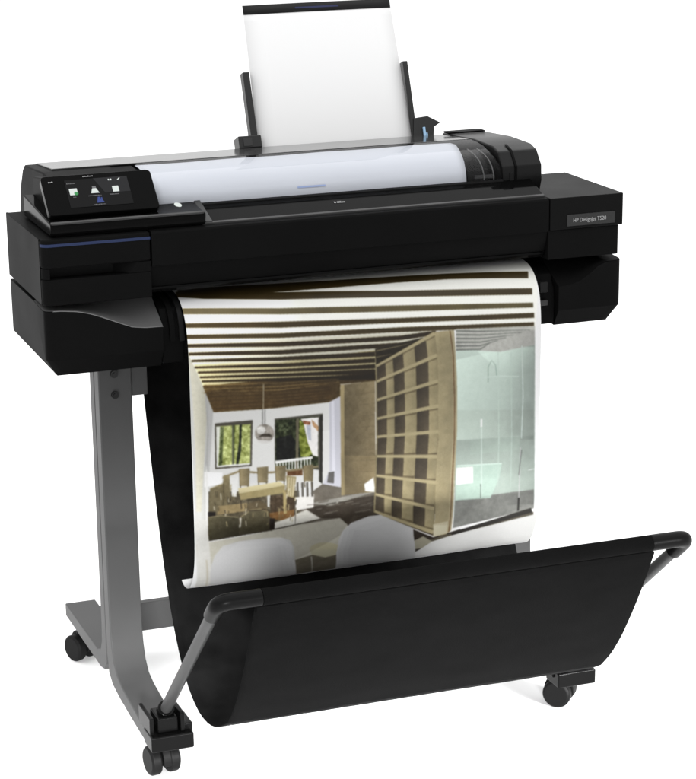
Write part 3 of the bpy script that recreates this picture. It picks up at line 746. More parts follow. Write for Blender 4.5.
    [236, 236, 234, 0, 161.1, 418.6, 163.2, 418.6, 162.9, 432.3, 160.8, 432.1],
    [236, 236, 234, 0, 166.3, 418.6, 168.4, 418.6, 168, 433, 166, 432.7],
    [236, 236, 234, 0, 171.5, 418.5, 173.5, 418.6, 173.2, 433.6, 171.2, 433.3],
    [236, 236, 234, 0, 176.7, 418.5, 178.7, 418.6, 178.4, 434.2, 176.3, 433.9],
    [236, 236, 234, 0, 181.8, 418.5, 183.9, 418.6, 183.6, 434.8, 181.5, 434.6],
    [236, 236, 234, 0, 187, 418.5, 189.1, 418.6, 188.8, 435.4, 186.7, 435.2],
    [236, 236, 234, 0, 192.2, 418.5, 194.3, 418.6, 194, 436, 191.9, 435.8],
    [236, 236, 234, 0, 197.4, 418.5, 199.5, 418.6, 199.2, 436.7, 197.1, 436.4],
    [48, 46, 40, 0, 215.2, 348, 221.3, 345.3, 218.4, 463.1, 212.7, 457.2],
    [112, 110, 98, 0, 214.7, 347.9, 216.4, 347.8, 214.1, 457.4, 212.4, 457.2],
    [170, 160, 140, 0, 121.7, 284.2, 120, 325.6, 122, 325.9, 123.7, 284.5],
    [150, 150, 148, 0, 118.8, 325.5, 118.1, 352.2, 120.1, 352.4, 120.8, 325.7],
    [150, 150, 148, 0, 123, 325.9, 122.3, 352.6, 124, 352.8, 124.7, 326.1],
    [168, 162, 154, 26, 138.2, 368.2, 137.2, 373.1, 134.6, 377.3, 130.6, 380.3, 125.6, 381.8, 120.3, 381.6, 115.1, 379.7, 110.7, 376.4, 107.6, 372.1, 106, 367.1, 106.1, 362, 107.9, 357.4, 111.3, 353.8, 115.8, 351.5, 121, 350.9, 126.3, 351.9, 131.2, 354.5, 135, 358.3, 137.5, 363.1, 138.2, 368.2],
    [226, 224, 220, 14, 123.8, 361.2, 123.4, 363.3, 122.1, 365.1, 120.2, 366.4, 117.9, 367, 115.4, 366.9, 113, 366.1, 111, 364.7, 109.5, 362.8, 108.7, 360.6, 108.8, 358.4, 109.6, 356.4, 111.2, 354.8, 113.3, 353.9, 115.8, 353.6, 118.2, 354.1, 120.5, 355.2, 122.3, 356.9, 123.5, 359, 123.8, 361.2],
    [70, 62, 52, 10, 114.3, 371, 114.4, 370.2, 114.8, 369.4, 115.5, 368.8, 116.5, 368.2, 117.6, 367.7, 119, 367.3, 120.4, 367.1, 122, 367, 123.7, 367.1, 125.4, 367.3, 127, 367.6, 128.6, 368, 130.1, 368.6, 131.4, 369.3, 132.5, 370, 133.4, 370.8, 134, 371.6, 134.4, 372.5, 134.6, 373.3],
    [225, 223, 220, 0, 134.2, 380.1, 133.7, 380.9, 132.9, 381.6, 131.8, 382.1, 130.5, 382.6, 128.9, 383, 127.2, 383.2, 125.4, 383.3, 123.4, 383.3, 121.5, 383.1, 119.5, 382.8, 117.6, 382.4, 115.8, 381.9, 114.1, 381.2, 112.6, 380.5, 111.4, 379.7, 110.3, 378.9, 109.6, 378, 109.2, 377.2, 109, 376.3],
    [128, 116, 90, 6, 252.4, 299, 313.1, 298.8, 312.1, 491.1, 250.9, 488.7],
    [146, 132, 102, 5, 255.9, 418.7, 312.7, 427.1, 312.1, 491.1, 251.4, 488.8],
    [168, 154, 118, 0, 252.4, 299.7, 259.3, 299.6, 257.6, 418.9, 258.4, 487.9, 250.9, 488.7],
    [86, 112, 0, 100, 259.3, 299.8, 313.1, 298.8, 312.1, 491.1, 256.6, 489.4],
    [108, 92, 1, 100, 252.4, 299, 313.1, 298.8, 312.1, 491.1, 250.9, 488.7],
    [118, 106, 82, 0, 260.8, 317.7, 312.9, 318.2, 312.9, 317.6, 260.8, 317.1],
    [118, 106, 82, 0, 260.6, 336.2, 312.8, 337.3, 312.7, 336.7, 260.5, 335.6],
    [118, 106, 82, 0, 260.3, 354.8, 312.6, 356.5, 312.5, 355.9, 260.3, 354.2],
    [118, 106, 82, 0, 260, 373.5, 312.4, 375.8, 312.4, 375.2, 260, 372.9],
    [118, 106, 82, 0, 259.8, 392.2, 312.2, 395.1, 312.2, 394.5, 259.7, 391.6],
    [118, 106, 82, 0, 259.5, 410.9, 312, 414.4, 312, 413.8, 259.5, 410.3],
    [118, 106, 82, 0, 259.2, 429.7, 311.8, 433.8, 311.8, 433.2, 259.2, 429.1],
    [118, 106, 82, 0, 258.9, 448.5, 311.6, 453.3, 311.6, 452.7, 258.9, 447.9],
    [118, 106, 82, 0, 258.7, 467.5, 311.4, 472.8, 311.4, 472.2, 258.7, 466.9],
    [116, 110, 100, 5, 180.1, 486.8, 218.6, 463.1, 251.6, 473.2, 251.4, 487, 313, 489.4, 312.9, 503.4, 249.4, 516.4, 260, 537.2, 179.5, 528.4],
    [74, 66, 56, 6, 217.9, 522.9, 188.5, 501.7, 249.6, 495.5, 313, 494.7, 317.4, 561.3, 267.2, 547.2, 249.4, 526.9],
    [160, 158, 150, 4, 193.8, 493.7, 284.8, 487.7, 309.5, 489, 232, 502],
    [110, 108, 106, 0, 226.6, 461.5, 229.4, 444.7, 239.8, 444.2, 238.6, 464.7],
    [240, 240, 238, 0, 292, 472.9, 308.8, 462.9, 311.2, 489.2, 293.6, 485.3],
    [92, 84, 66, 16, 25.9, 454, 180.4, 469.6, 179.7, 507.5, 131.1, 532.6, 23.6, 537.6],
    [214, 212, 204, 5, 131.2, 520.4, 190.2, 503.6, 214.4, 522.4, 179.5, 528.4, 131.1, 534.4],
    [228, 226, 222, 4, 169.8, 480.3, 203.8, 478.7, 202.4, 501.7, 171.1, 502.9],
    [96, 92, 84, 0, 173.8, 455.1, 177.2, 454.7, 177.6, 479.6, 174, 479.1],
    [228, 228, 228, 0, 177.9, 455.6, 181.4, 455.2, 181.7, 480.1, 178.1, 479.7],
    [96, 92, 84, 0, 182, 456.1, 185.5, 455.7, 185.9, 480.6, 182.3, 480.2],
    [228, 228, 228, 0, 186.2, 456.6, 189.6, 456.2, 190, 481.1, 186.4, 480.7],
    [96, 92, 84, 0, 190.3, 457.1, 193.8, 456.7, 194.2, 481.6, 190.5, 481.2],
    [228, 228, 228, 0, 194.4, 457.6, 197.9, 457.2, 198.3, 482.2, 194.7, 481.7],
    [96, 92, 84, 0, 198.6, 458.1, 202.1, 457.7, 202.5, 482.7, 198.8, 482.2],
    [150, 138, 108, 0, 48.9, 434.8, 79.1, 426.7, 116.1, 434.5, 164.1, 435.2, 212.4, 434.1, 212, 430.7, 163.8, 431.8, 116.1, 431.1, 78.8, 423.3, 47.8, 431.5],
    [146, 134, 104, 7, 77.6, 421.5, 95.8, 421.8, 93.8, 452, 78, 450.1],
    [112, 100, 74, 0, 77.6, 421.5, 79.4, 421.7, 79.2, 450.2, 78, 450.1],
    [146, 134, 104, 7, 108, 422.1, 126.9, 422.5, 125, 449.7, 108.5, 447.7],
    [112, 100, 74, 0, 108, 422.1, 109.8, 422.3, 109.7, 447.8, 108.5, 447.7],
    [146, 134, 104, 7, 137.9, 423.5, 157, 423.9, 155.1, 450.3, 138.6, 448.3],
    [112, 100, 74, 0, 137.9, 423.5, 139.8, 423.7, 139.8, 448.4, 138.6, 448.3],
    [146, 134, 104, 7, 185.6, 427.6, 203.9, 428, 202.1, 456, 186.3, 454.1],
    [112, 100, 74, 0, 185.6, 427.6, 187.4, 427.8, 187.5, 454.2, 186.3, 454.1],
    [112, 86, 0, 100, 77.6, 421.5, 95.8, 421.8, 93.8, 452, 78, 450.1],
    [84, 74, 52, 0, 78.5, 449, 78.8, 460.6, 80.2, 460.7, 79.9, 449.1],
    [84, 74, 52, 0, 91.3, 450.4, 90.4, 461.9, 91.7, 462.2, 92.6, 450.7],
    [112, 86, 0, 100, 108, 422.1, 126.9, 422.5, 125, 449.7, 108.5, 447.7],
    [84, 74, 52, 0, 109.1, 446.6, 109.4, 458.2, 110.8, 458.3, 110.5, 446.7],
    [84, 74, 52, 0, 122.5, 448.1, 121.6, 459.7, 123, 459.9, 123.9, 448.4],
    [112, 86, 0, 100, 137.9, 423.5, 157, 423.9, 155.1, 450.3, 138.6, 448.3],
    [84, 74, 52, 0, 139.1, 447.2, 139.5, 458.8, 140.8, 458.9, 140.5, 447.3],
    [84, 74, 52, 0, 152.6, 448.7, 151.8, 460.3, 153.1, 460.5, 154, 449],
    [112, 86, 0, 100, 185.6, 427.6, 203.9, 428, 202.1, 456, 186.3, 454.1],
    [84, 74, 52, 0, 186.9, 453, 187.2, 464.7, 188.6, 464.8, 188.2, 453],
    [84, 74, 52, 0, 199.6, 454.4, 198.7, 466, 200.1, 466.3, 200.9, 454.7],
    [112, 78, 46, 12, 158.3, 434.8, 184.5, 434.8, 184.3, 444, 158.1, 441.5],
    [224, 224, 222, 0, 62.1, 433.9, 76, 434.6, 72, 467.6, 64.7, 466.1],
    [214, 214, 214, 0, 96.1, 431.9, 107.1, 431.7, 106.7, 446.9, 95.1, 447.9],
    [130, 120, 92, 8, 28.3, 449.5, 49.7, 443, 52.5, 428.8, 61.6, 429.9, 61.6, 468.8, 54.4, 486.2, 40.6, 493.7, 25.5, 491.8],
    [92, 82, 58, 0, 50.4, 443.1, 50.6, 467.4, 47, 485.2, 48.5, 485.6, 52.1, 467.6, 51.9, 443.2],
    [168, 156, 122, 0, 28.6, 450.3, 50, 443.8, 49.4, 442.2, 28, 448.7],
    [112, 80, 1, 100, 28.3, 449.5, 49.7, 443, 52.5, 428.8, 61.6, 429.9, 61.6, 468.8, 54.4, 486.2, 40.6, 493.7, 25.5, 491.8],
    [212, 202, 164, 0, 75.1, 453.7, 145.6, 450.1, 154.7, 457.3, 76.4, 463],
    [160, 148, 108, 4, 76.4, 463, 154.7, 457.3, 152.8, 470.3, 79.1, 474],
    [76, 62, 44, 14, 126.6, 472.3, 169.8, 474.5, 170.1, 510.2, 130.4, 509.8],
    [128, 96, 58, 10, 126, 501.5, 169.3, 500.8, 169.1, 511.6, 145.8, 517.1, 127.4, 509.4],
    [172, 158, 114, 0, 150.5, 466, 156, 465.1, 155.9, 505.3, 150.9, 506.2],
    [160, 148, 112, 5, 156.6, 441.3, 173.8, 445.2, 168.1, 480.8, 157.3, 476.4],
    [216, 206, 176, 0, 160.2, 444.8, 162, 445.3, 159.5, 477.3, 158, 476.5],
    [216, 206, 176, 0, 164.5, 445.3, 166.3, 445.8, 163.5, 477.8, 162, 476.9],
    [216, 206, 176, 0, 168.8, 445.8, 170.7, 446.4, 167.5, 478.3, 166, 477.4],
    [206, 206, 202, 0, 123.5, 471.9, 128.8, 471, 127.1, 492.3, 123.4, 490.3],
    [146, 130, 96, 7, 41, 480, 89.6, 479.9, 89.3, 493.7, 39, 495],
    [104, 92, 68, 6, 91.1, 481, 109.6, 477.8, 121.7, 485.5, 123, 498, 90.8, 497],
    [30, 24, 18, 0, 24.1, 487.9, 36.2, 489.4, 36, 496.2, 23.9, 496.2],
    [80, 75, 56, 7, 23.8, 497.1, 45, 496.7, 73.8, 503.2, 75.6, 519.8, 75.4, 533.9, 22.9, 538.5],
    [150, 140, 110, 0, 24.5, 497.1, 45, 497.3, 73.7, 503.8, 73.9, 502.6, 45.1, 496.1, 24.4, 495.9],
    [88, 82, 62, 7, 77.5, 503, 95.4, 493, 112.3, 492.9, 124.5, 500.7, 126.5, 530.3, 76.3, 533.1],
    [150, 140, 110, 0, 78.7, 503.7, 95.7, 493.6, 112.2, 493.5, 124.2, 501.2, 124.7, 500.2, 112.4, 492.4, 95.2, 492.4, 78, 502.6],
    [38, 30, 24, 8, 126.7, 510.9, 135.3, 512, 135.1, 530.1, 126.5, 530.3],
    [200, 196, 186, 0, 75.9, 504.4, 79.6, 504.2, 78, 520.1, 74.9, 521.3],
    [240, 240, 240, 0, 20.3, 419.8, 50.3, 424.3, 49.1, 442.9, 19.4, 446],
    [232, 232, 230, 0, 23.4, 407.2, 25.6, 428.6, 22.5, 540.1, 18.6, 541.2, 21.8, 428.1],
    [108, 84, 0, 100, 23.8, 497.1, 45, 496.7, 73.8, 503.2, 75.6, 519.8, 75.4, 533.9, 22.9, 538.5],
    [112, 84, 1, 100, 23.8, 497.1, 45, 496.7, 73.8, 503.2, 75.6, 519.8, 75.4, 533.9, 22.9, 538.5],
    [112, 80, 1, 100, 77.5, 503, 95.4, 493, 112.3, 492.9, 124.5, 500.7, 126.5, 530.3, 76.3, 533.1],
    [104, 92, 1, 100, 75.1, 453.7, 145.6, 450.1, 154.7, 457.3, 76.4, 463],
    [60, 50, 36, 0, 78.3, 474, 79.1, 489.4, 80.8, 489.5, 80, 474.1],
    [60, 50, 36, 0, 92.4, 494.8, 123.1, 495.6, 123, 494.2, 92.3, 493.4],
    [118, 106, 80, 0, 64, 452.4, 62.4, 459, 63.1, 459.2, 64.7, 452.7],
    [84, 76, 56, 0, 171.8, 461.8, 170.8, 469.6, 171.7, 469.8, 172.6, 462],
    [206, 200, 182, 0, 45, 458.6, 45.7, 469.9, 47.2, 469.9, 46.5, 458.6],
    [206, 200, 182, 0, 57.1, 466.7, 58.4, 475.6, 59.9, 475.5, 58.6, 466.6],
    [60, 52, 38, 0, 81.9, 506.3, 81.8, 512.6, 82.6, 512.7, 82.8, 506.4],
    [84, 76, 56, 0, 162.8, 510.9, 161, 519, 161.9, 519.3, 163.7, 511.3],
    [60, 52, 38, 0, 65.8, 502.2, 66.2, 506.4, 67.1, 506.4, 66.8, 502.3],
    [206, 200, 182, 0, 105.6, 481.9, 104.4, 488.1, 105.5, 488.4, 106.7, 482.2],
    [84, 76, 56, 0, 57.9, 489.9, 57.5, 495.6, 58.8, 495.8, 59.2, 490.1],
    [84, 76, 56, 0, 74.7, 505.6, 75.4, 515.3, 76.7, 515.3, 76, 505.7],
    [60, 52, 38, 0, 63.6, 468.5, 61.8, 473.2, 62.8, 473.7, 64.5, 469],
    [206, 200, 182, 0, 40.5, 513.5, 41.9, 519.6, 42.6, 519.5, 41.2, 513.4],
    [60, 52, 38, 0, 69.5, 514.5, 70.5, 524.8, 72, 524.8, 71, 514.5],
    [84, 76, 56, 0, 116.6, 511, 116.1, 516.9, 117.8, 517.2, 118.3, 511.3],
    [84, 76, 56, 0, 36.6, 454.4, 37.9, 464.6, 39.2, 464.6, 37.8, 454.4],
    [206, 200, 182, 0, 160.8, 463.8, 159.6, 467.6, 160.9, 468.2, 162.2, 464.4],
    [118, 106, 80, 0, 51.9, 446.6, 51.1, 454.1, 51.8, 454.2, 52.6, 446.8],
    [118, 106, 80, 0, 171.9, 498.1, 171, 503.2, 172.1, 503.5, 173, 498.5],
    [60, 52, 38, 0, 34.9, 472.9, 35.9, 478.5, 37, 478.4, 36.1, 472.8],
    [118, 106, 80, 0, 34.6, 460.5, 35.4, 466, 36.4, 466, 35.7, 460.4],
    [84, 76, 56, 0, 66.7, 468.6, 66.6, 479.5, 68.3, 479.7, 68.4, 468.7],
    [206, 200, 182, 0, 86, 510.4, 86.7, 519.6, 87.9, 519.7, 87.2, 510.5],
    [118, 106, 80, 0, 43.2, 458, 42.3, 468.7, 43.7, 468.9, 44.5, 458.3],
    [172, 160, 126, 0, 143.2, 495.8, 142, 506.1, 143.5, 506.5, 144.7, 496.1],
    [84, 76, 56, 0, 85.1, 482.2, 86.4, 493.2, 87.7, 493.1, 86.4, 482.2],
    [84, 76, 56, 0, 35.2, 508.4, 35.7, 513, 36.4, 513, 35.9, 508.4],
    [206, 200, 182, 0, 53, 489.8, 52.4, 498, 53.5, 498.2, 54, 489.9],
    [60, 52, 38, 0, 51.3, 488, 52.2, 493.7, 53.7, 493.6, 52.8, 487.9],
    [118, 106, 80, 0, 154.7, 490.7, 153.4, 501.6, 154.7, 501.9, 156, 491],
    [172, 160, 126, 0, 146.4, 491, 146, 501.1, 146.8, 501.2, 147.2, 491.1],
    [84, 76, 56, 0, 39.8, 507.1, 40.7, 518.4, 42.2, 518.5, 41.4, 507.1],
    [84, 76, 56, 0, 41.3, 482.2, 40.8, 488.8, 42.2, 489.1, 42.8, 482.5],
    [172, 160, 126, 0, 151.8, 481.2, 152.7, 485.4, 153.8, 485.3, 152.8, 481.1],
    [60, 52, 38, 0, 172.3, 483.6, 170.7, 493, 172.3, 493.5, 173.9, 484.1],
    [60, 52, 38, 0, 57.6, 466, 56, 476.3, 57.3, 476.6, 58.8, 466.3],
    [206, 200, 182, 0, 169.3, 458.2, 168.5, 463, 169.8, 463.3, 170.5, 458.5],
    [150, 138, 106, 0, 98.3, 498.1, 98.2, 505.7, 99.3, 505.9, 99.4, 498.3],
    [206, 200, 182, 0, 71.9, 462.2, 70, 466.9, 70.7, 467.2, 72.6, 462.5],
    [172, 160, 126, 0, 158.9, 490.6, 158, 501.8, 159.6, 502.1, 160.5, 490.9],
    [118, 106, 80, 0, 141.5, 493.8, 140.5, 500.9, 141.8, 501.3, 142.8, 494.1],
    [172, 160, 126, 0, 170.5, 478.8, 169.1, 485.8, 170.6, 486.3, 172, 479.3],
    [172, 160, 126, 0, 53.8, 509.3, 54.6, 516.1, 56, 516.1, 55.2, 509.3],
    [118, 106, 80, 0, 156.2, 461.2, 155.4, 470, 156.5, 470.2, 157.3, 461.4],
    [172, 160, 126, 0, 53.3, 508, 54.6, 516.8, 56.1, 516.7, 54.8, 507.9],
    [118, 106, 80, 0, 143.1, 506.4, 141.9, 518, 143.6, 518.3, 144.8, 506.8],
    [150, 138, 106, 0, 123, 517.7, 121.8, 521.7, 123, 522.2, 124.1, 518.2],
    [206, 200, 182, 0, 156.2, 470.2, 155.3, 480.3, 156.9, 480.6, 157.8, 470.5],
    [206, 200, 182, 0, 87, 489.3, 85.8, 500.3, 86.9, 500.6, 88.1, 489.6],
    [60, 52, 38, 0, 135.8, 488.7, 137, 496.8, 138.1, 496.8, 136.9, 488.6],
    [60, 52, 38, 0, 85.9, 504.6, 86.1, 510.5, 87.1, 510.6, 86.9, 504.6],
    [84, 76, 56, 0, 157.8, 485.2, 157.3, 493.4, 158.4, 493.6, 158.8, 485.4],
    [206, 200, 182, 0, 33.4, 479.5, 34.6, 486.9, 35.9, 486.8, 34.7, 479.4],
    [172, 160, 126, 0, 66.8, 461.3, 67.4, 472.7, 68.2, 472.7, 67.6, 461.3],
    [118, 106, 80, 0, 63.6, 466.4, 63, 477.8, 64.2, 478, 64.9, 466.6],
    [150, 138, 106, 0, 117.7, 499, 117.6, 507.1, 118.5, 507.2, 118.5, 499.1],
    [150, 138, 106, 0, 44.1, 445, 43.1, 450.9, 44.6, 451.3, 45.6, 445.3],
    [118, 106, 80, 0, 120.8, 492.4, 121.4, 501.3, 122.8, 501.4, 122.2, 492.4],
    [172, 160, 126, 0, 165.5, 512, 164.9, 521.6, 165.6, 521.8, 166.2, 512.1],
    [118, 106, 80, 0, 155.7, 466.2, 156.7, 473.3, 157.9, 473.2, 156.9, 466.1],
    [84, 76, 56, 0, 39.8, 454.6, 39.6, 465.3, 40.8, 465.5, 41.1, 454.7],
    [150, 138, 106, 0, 72.9, 474.4, 72.5, 479.2, 73.2, 479.4, 73.6, 474.6],
    [118, 106, 80, 0, 155.5, 457.5, 153.8, 468.9, 154.6, 469.1, 156.3, 457.6],
    [172, 160, 126, 0, 63.1, 445.6, 61.7, 456.5, 63.2, 456.9, 64.6, 445.9],
    [206, 200, 182, 0, 171.6, 501.5, 171, 512.9, 172.6, 513.2, 173.2, 501.8],
    [172, 160, 126, 0, 148.4, 492.9, 149.8, 497.4, 150.8, 497.2, 149.5, 492.7],
    [206, 200, 182, 0, 162, 508.7, 160.3, 515.6, 161.6, 516.1, 163.3, 509.2],
    [84, 76, 56, 0, 65.1, 506.6, 65.8, 515.8, 67, 515.8, 66.2, 506.6],
    [118, 106, 80, 0, 147.9, 506.9, 149.2, 511.3, 150.8, 511, 149.5, 506.6],
    [172, 160, 126, 0, 122.7, 498.3, 122.5, 507, 124.1, 507.2, 124.4, 498.5],
    [120, 114, 106, 0, 297.3, 507.6, 307, 507.3, 306.8, 506.1, 297.1, 506.4],
    [88, 80, 70, 0, 257.7, 504.8, 270.4, 504.4, 270.2, 503.4, 257.6, 503.8],
    [120, 114, 106, 0, 258.3, 501.6, 273, 501.2, 272.8, 499.6, 258, 500.1],
    [88, 80, 70, 0, 285.1, 516.6, 293.9, 516.3, 293.7, 515, 284.9, 515.3],
    [88, 80, 70, 0, 260.7, 497.8, 283.7, 497, 283.5, 496.3, 260.6, 497.1],
    [120, 114, 106, 0, 269.7, 505.3, 283.3, 504.9, 283.1, 503.5, 269.5, 504],
    [120, 114, 106, 0, 283.8, 509.7, 300.2, 509.1, 300, 508.1, 283.6, 508.6],
    [120, 114, 106, 0, 207.2, 506.3, 217.2, 506, 216.9, 504.5, 207, 504.8],
    [120, 114, 106, 0, 222.1, 514.3, 246, 513.5, 245.8, 512.2, 221.9, 513],
    [66, 60, 52, 0, 225, 499.8, 242.9, 499.2, 242.7, 497.7, 224.7, 498.3],
    [120, 114, 106, 0, 219.3, 516.1, 235.9, 515.6, 235.7, 514, 219.1, 514.6],
    [66, 60, 52, 0, 235.2, 517.8, 248, 517.4, 247.8, 516.2, 235, 516.6],
    [120, 114, 106, 0, 190.4, 496.7, 204.6, 496.2, 204.5, 495.4, 190.3, 495.9],
    [88, 80, 70, 0, 276.9, 502.2, 304.9, 501.3, 304.7, 500.1, 276.8, 501],
    [88, 80, 70, 0, 270, 528.3, 283.8, 527.8, 283.5, 526.3, 269.8, 526.8],
    [66, 60, 52, 0, 246, 499.2, 261.4, 498.7, 261.2, 497.5, 245.9, 498],
    [88, 80, 70, 0, 211, 494, 229.7, 493.3, 229.5, 492.5, 210.9, 493.2],
    [120, 114, 106, 0, 302.5, 511.8, 311.3, 509.8, 311, 509, 302.2, 511],
    [120, 114, 106, 0, 275.4, 520.2, 303.6, 519.3, 303.4, 518, 275.2, 518.9],
    [66, 60, 52, 0, 276.5, 524.5, 298.5, 523.8, 298.4, 523, 276.4, 523.7],
    [120, 114, 106, 0, 225.2, 503.4, 252.9, 502.5, 252.7, 501, 225, 502],
    [88, 80, 70, 0, 304.6, 508.1, 311.5, 505.3, 310.8, 503.8, 303.8, 506.7],
    [88, 80, 70, 0, 300.2, 524, 311.4, 521, 310.9, 519.7, 299.7, 522.8],
    [66, 60, 52, 0, 217.6, 520.7, 239.2, 520, 239.1, 519.2, 217.5, 519.9],
    [120, 114, 106, 0, 210.5, 495.4, 228.4, 494.8, 228.2, 493.7, 210.3, 494.3],
    [88, 80, 70, 0, 225.1, 506.5, 241.6, 506, 241.4, 504.6, 224.9, 505.2],
    [208, 205, 192, 3, 20.2, 540.7, 76.3, 536.8, 136.3, 532.4, 179.5, 528.4, 248.5, 525.9, 261.8, 539.2, 281.4, 641.2, 12.9, 642.5, 3.3, 541.9],
    [70, 64, 54, 0, 23.8, 538.5, 136.4, 531.6, 179.7, 527.6, 214.5, 524.2, 214.2, 522.4, 179.4, 525.8, 136.1, 529.8, 23.5, 536.8],
    [92, 88, 80, 0, 170, 485.5, 169.9, 525.4, 171.1, 525.6, 171.2, 485.7],
    [224, 223, 218, 3, 2.6, 498.6, 21, 501, 33.3, 639.8, 9, 640.3],
    [206, 200, 184, 0, 19.1, 571.3, 27.4, 643.4, 30.9, 646.7, 21.8, 571.9],
    [120, 114, 100, 5, 168.4, 595.2, 233.7, 582.2, 270.5, 594.7, 283.5, 642.5, 178.8, 642.4],
    [206, 200, 172, 0, 253.4, 585.3, 252.5, 590.2, 248.5, 594.1, 242, 596.6, 233.6, 597.4, 224.1, 596.2, 214.8, 593.2, 206.5, 589, 200.4, 584.1, 196.9, 579, 196.6, 574.2, 199.4, 570.3, 204.9, 567.6, 212.5, 566.2, 221.5, 566.4, 230.8, 568.1, 239.5, 571.1, 246.6, 575.3, 251.4, 580.2, 253.4, 585.3],
    [200, 196, 172, 0, 196.4, 576.5, 253.4, 585.3, 254.2, 591.9, 226.8, 598.5, 200.8, 587.5],
    [208, 206, 198, 0, 200.2, 591.7, 212.6, 648.5, 212.3, 639.6, 202.4, 592.1],
    [58, 50, 42, 6, 309.4, 524.1, 356.1, 544.5, 380.3, 564.4, 418.6, 585.9, 466.8, 576.7, 483.5, 641.8, 319.8, 626.7],
    [96, 90, 76, 4, 384.1, 598.1, 431.4, 585.8, 602.5, 562.4, 604.3, 578.4, 437.1, 616],
    [172, 168, 150, 0, 380.9, 588.6, 399.8, 580.9, 418.1, 594.7, 408.3, 610, 384.2, 608],
    [222, 222, 220, 0, 397.6, 648, 389.9, 617.5, 418.1, 594.7, 458.8, 585.8, 610.5, 567.3, 638.8, 643.6, 400.9, 641.1],
    [212, 212, 212, 0, 34.6, 641, 28.6, 602.2, 29.4, 582.7, 33.9, 566, 47.5, 549.9, 75, 544.7, 121.1, 544.6, 149.1, 547.7, 162.2, 554.4, 168.9, 568.6, 171.8, 590.8, 185.7, 648.8],
    [210, 210, 210, 0, 254, 645.2, 245.6, 593.9, 247.2, 566.1, 253.9, 550.9, 268.7, 537.5, 299.1, 530, 340, 529.5, 360.6, 532.2, 373.1, 540.9, 379, 554.3, 381.7, 576.6, 398.4, 643.9],
    [100, 95, 0, 100, 43.4, 646.3, 30.7, 573.1, 45.6, 549.5, 76.2, 543, 113.9, 544.5, 148.4, 549.2, 162.6, 564, 168.4, 595.2, 183.1, 645.2],
    [95, 100, 0, 100, 257.2, 642.5, 248.3, 586.6, 256.7, 549.4, 277.6, 534.2, 329, 528.3, 359.4, 534.1, 372.6, 554, 396.2, 646.6],
    [100, 97, 0, 100, 51.4, 642.8, 39.2, 574.4, 54.1, 555.2, 76.3, 551.9, 114, 553.5, 139.9, 557.1, 153.9, 562.8, 159.5, 593.6, 172.6, 639.2],
    [97, 100, 0, 100, 265.6, 640, 257.3, 588.1, 265.5, 550.6, 286.6, 544.3, 329.1, 537.3, 350.7, 541.9, 363.6, 552.8, 384.8, 639.9],
    [100, 97, 0, 100, 59.6, 640.3, 47.8, 575.7, 62.7, 560.9, 76.4, 561, 114.2, 562.7, 131.5, 565.2, 145.2, 561.5, 150.7, 592.1, 164.2, 641.4],
    [97, 100, 0, 100, 276.6, 646.8, 266.3, 589.5, 274.4, 551.8, 295.8, 554.7, 329.3, 546.4, 341.9, 549.9, 354.5, 551.6, 376.2, 642.3],
    [103, 98, 1, 100, 34.6, 641, 28.6, 602.2, 29.4, 582.7, 33.9, 566, 47.5, 549.9, 75, 544.7, 121.1, 544.6, 149.1, 547.7, 162.2, 554.4, 168.9, 568.6, 171.8, 590.8, 185.7, 648.8],
    [103, 97, 1, 100, 254, 645.2, 245.6, 593.9, 247.2, 566.1, 253.9, 550.9, 268.7, 537.5, 299.1, 530, 340, 529.5, 360.6, 532.2, 373.1, 540.9, 379, 554.3, 381.7, 576.6, 398.4, 643.9],
    [100, 88, 0, 100, 20.2, 540.7, 76.3, 536.8, 136.3, 532.4, 179.5, 528.4, 248.5, 525.9, 261.8, 539.2, 249.9, 557.6, 168.4, 595.2, 164.4, 564.2, 144.9, 545.2, 76.2, 544.8, 34.1, 573.6, 21.6, 592],
    [180, 192, 183, 2, 456.6, 228.1, 598.1, 236.5, 603, 556.7, 452.8, 572.6],
    [196, 210, 201, 2, 456.1, 256.5, 596.9, 270.5, 598.3, 379.7, 456.2, 364.1],
    [108, 94, 1, 100, 456.1, 256.5, 596.9, 270.5, 598.3, 379.7, 456.2, 364.1],
    [112, 90, 0, 100, 456.1, 278.5, 517.1, 271.1, 596.8, 255.1, 599, 432.4, 456.3, 416.1],
    [112, 100, 1, 100, 495.5, 268.9, 596.8, 251.7, 597.4, 313.6, 535.4, 307.2],
    [182, 196, 186, 2, 481.6, 419, 573, 422.4, 573.2, 447, 481.7, 445.1],
    [196, 196, 190, 6, 456.6, 226.4, 598.2, 234.8, 598.2, 267.2, 535.1, 272.9, 456.1, 259.9],
    [128, 132, 126, 0, 456.5, 231, 499.3, 235.7, 589.6, 241.3, 589.5, 240.3, 499.3, 233.6, 456.6, 228.4],
    [128, 132, 126, 0, 456.3, 237.4, 499.2, 241.7, 575, 244.3, 574.9, 243.3, 499.2, 239.7, 456.4, 234.7],
    [128, 132, 126, 0, 456.3, 243.7, 499.2, 247.8, 560.5, 247.3, 560.4, 246.3, 499.1, 245.7, 456.3, 241.1],
    [128, 132, 126, 0, 456.2, 250.1, 499.2, 253.8, 546, 250.3, 545.8, 249.3, 499, 251.8, 456.2, 247.4],
    [128, 132, 126, 0, 456.2, 256.5, 499.2, 259.9, 531.6, 253.3, 531.3, 252.3, 498.9, 257.9, 456.1, 253.8],
    [128, 132, 126, 0, 456.1, 262.9, 499.3, 266, 517.3, 256.2, 516.7, 255.3, 498.8, 264, 456.1, 260.2],
    [140, 141, 136, 6, 454.9, 521.2, 537.3, 520.8, 601.3, 521.6, 603, 556.7, 452.8, 572.6],
    [190, 210, 198, 3, 457.8, 461, 540.3, 467.3, 535.9, 492.7, 520.3, 526.1, 455.7, 522],
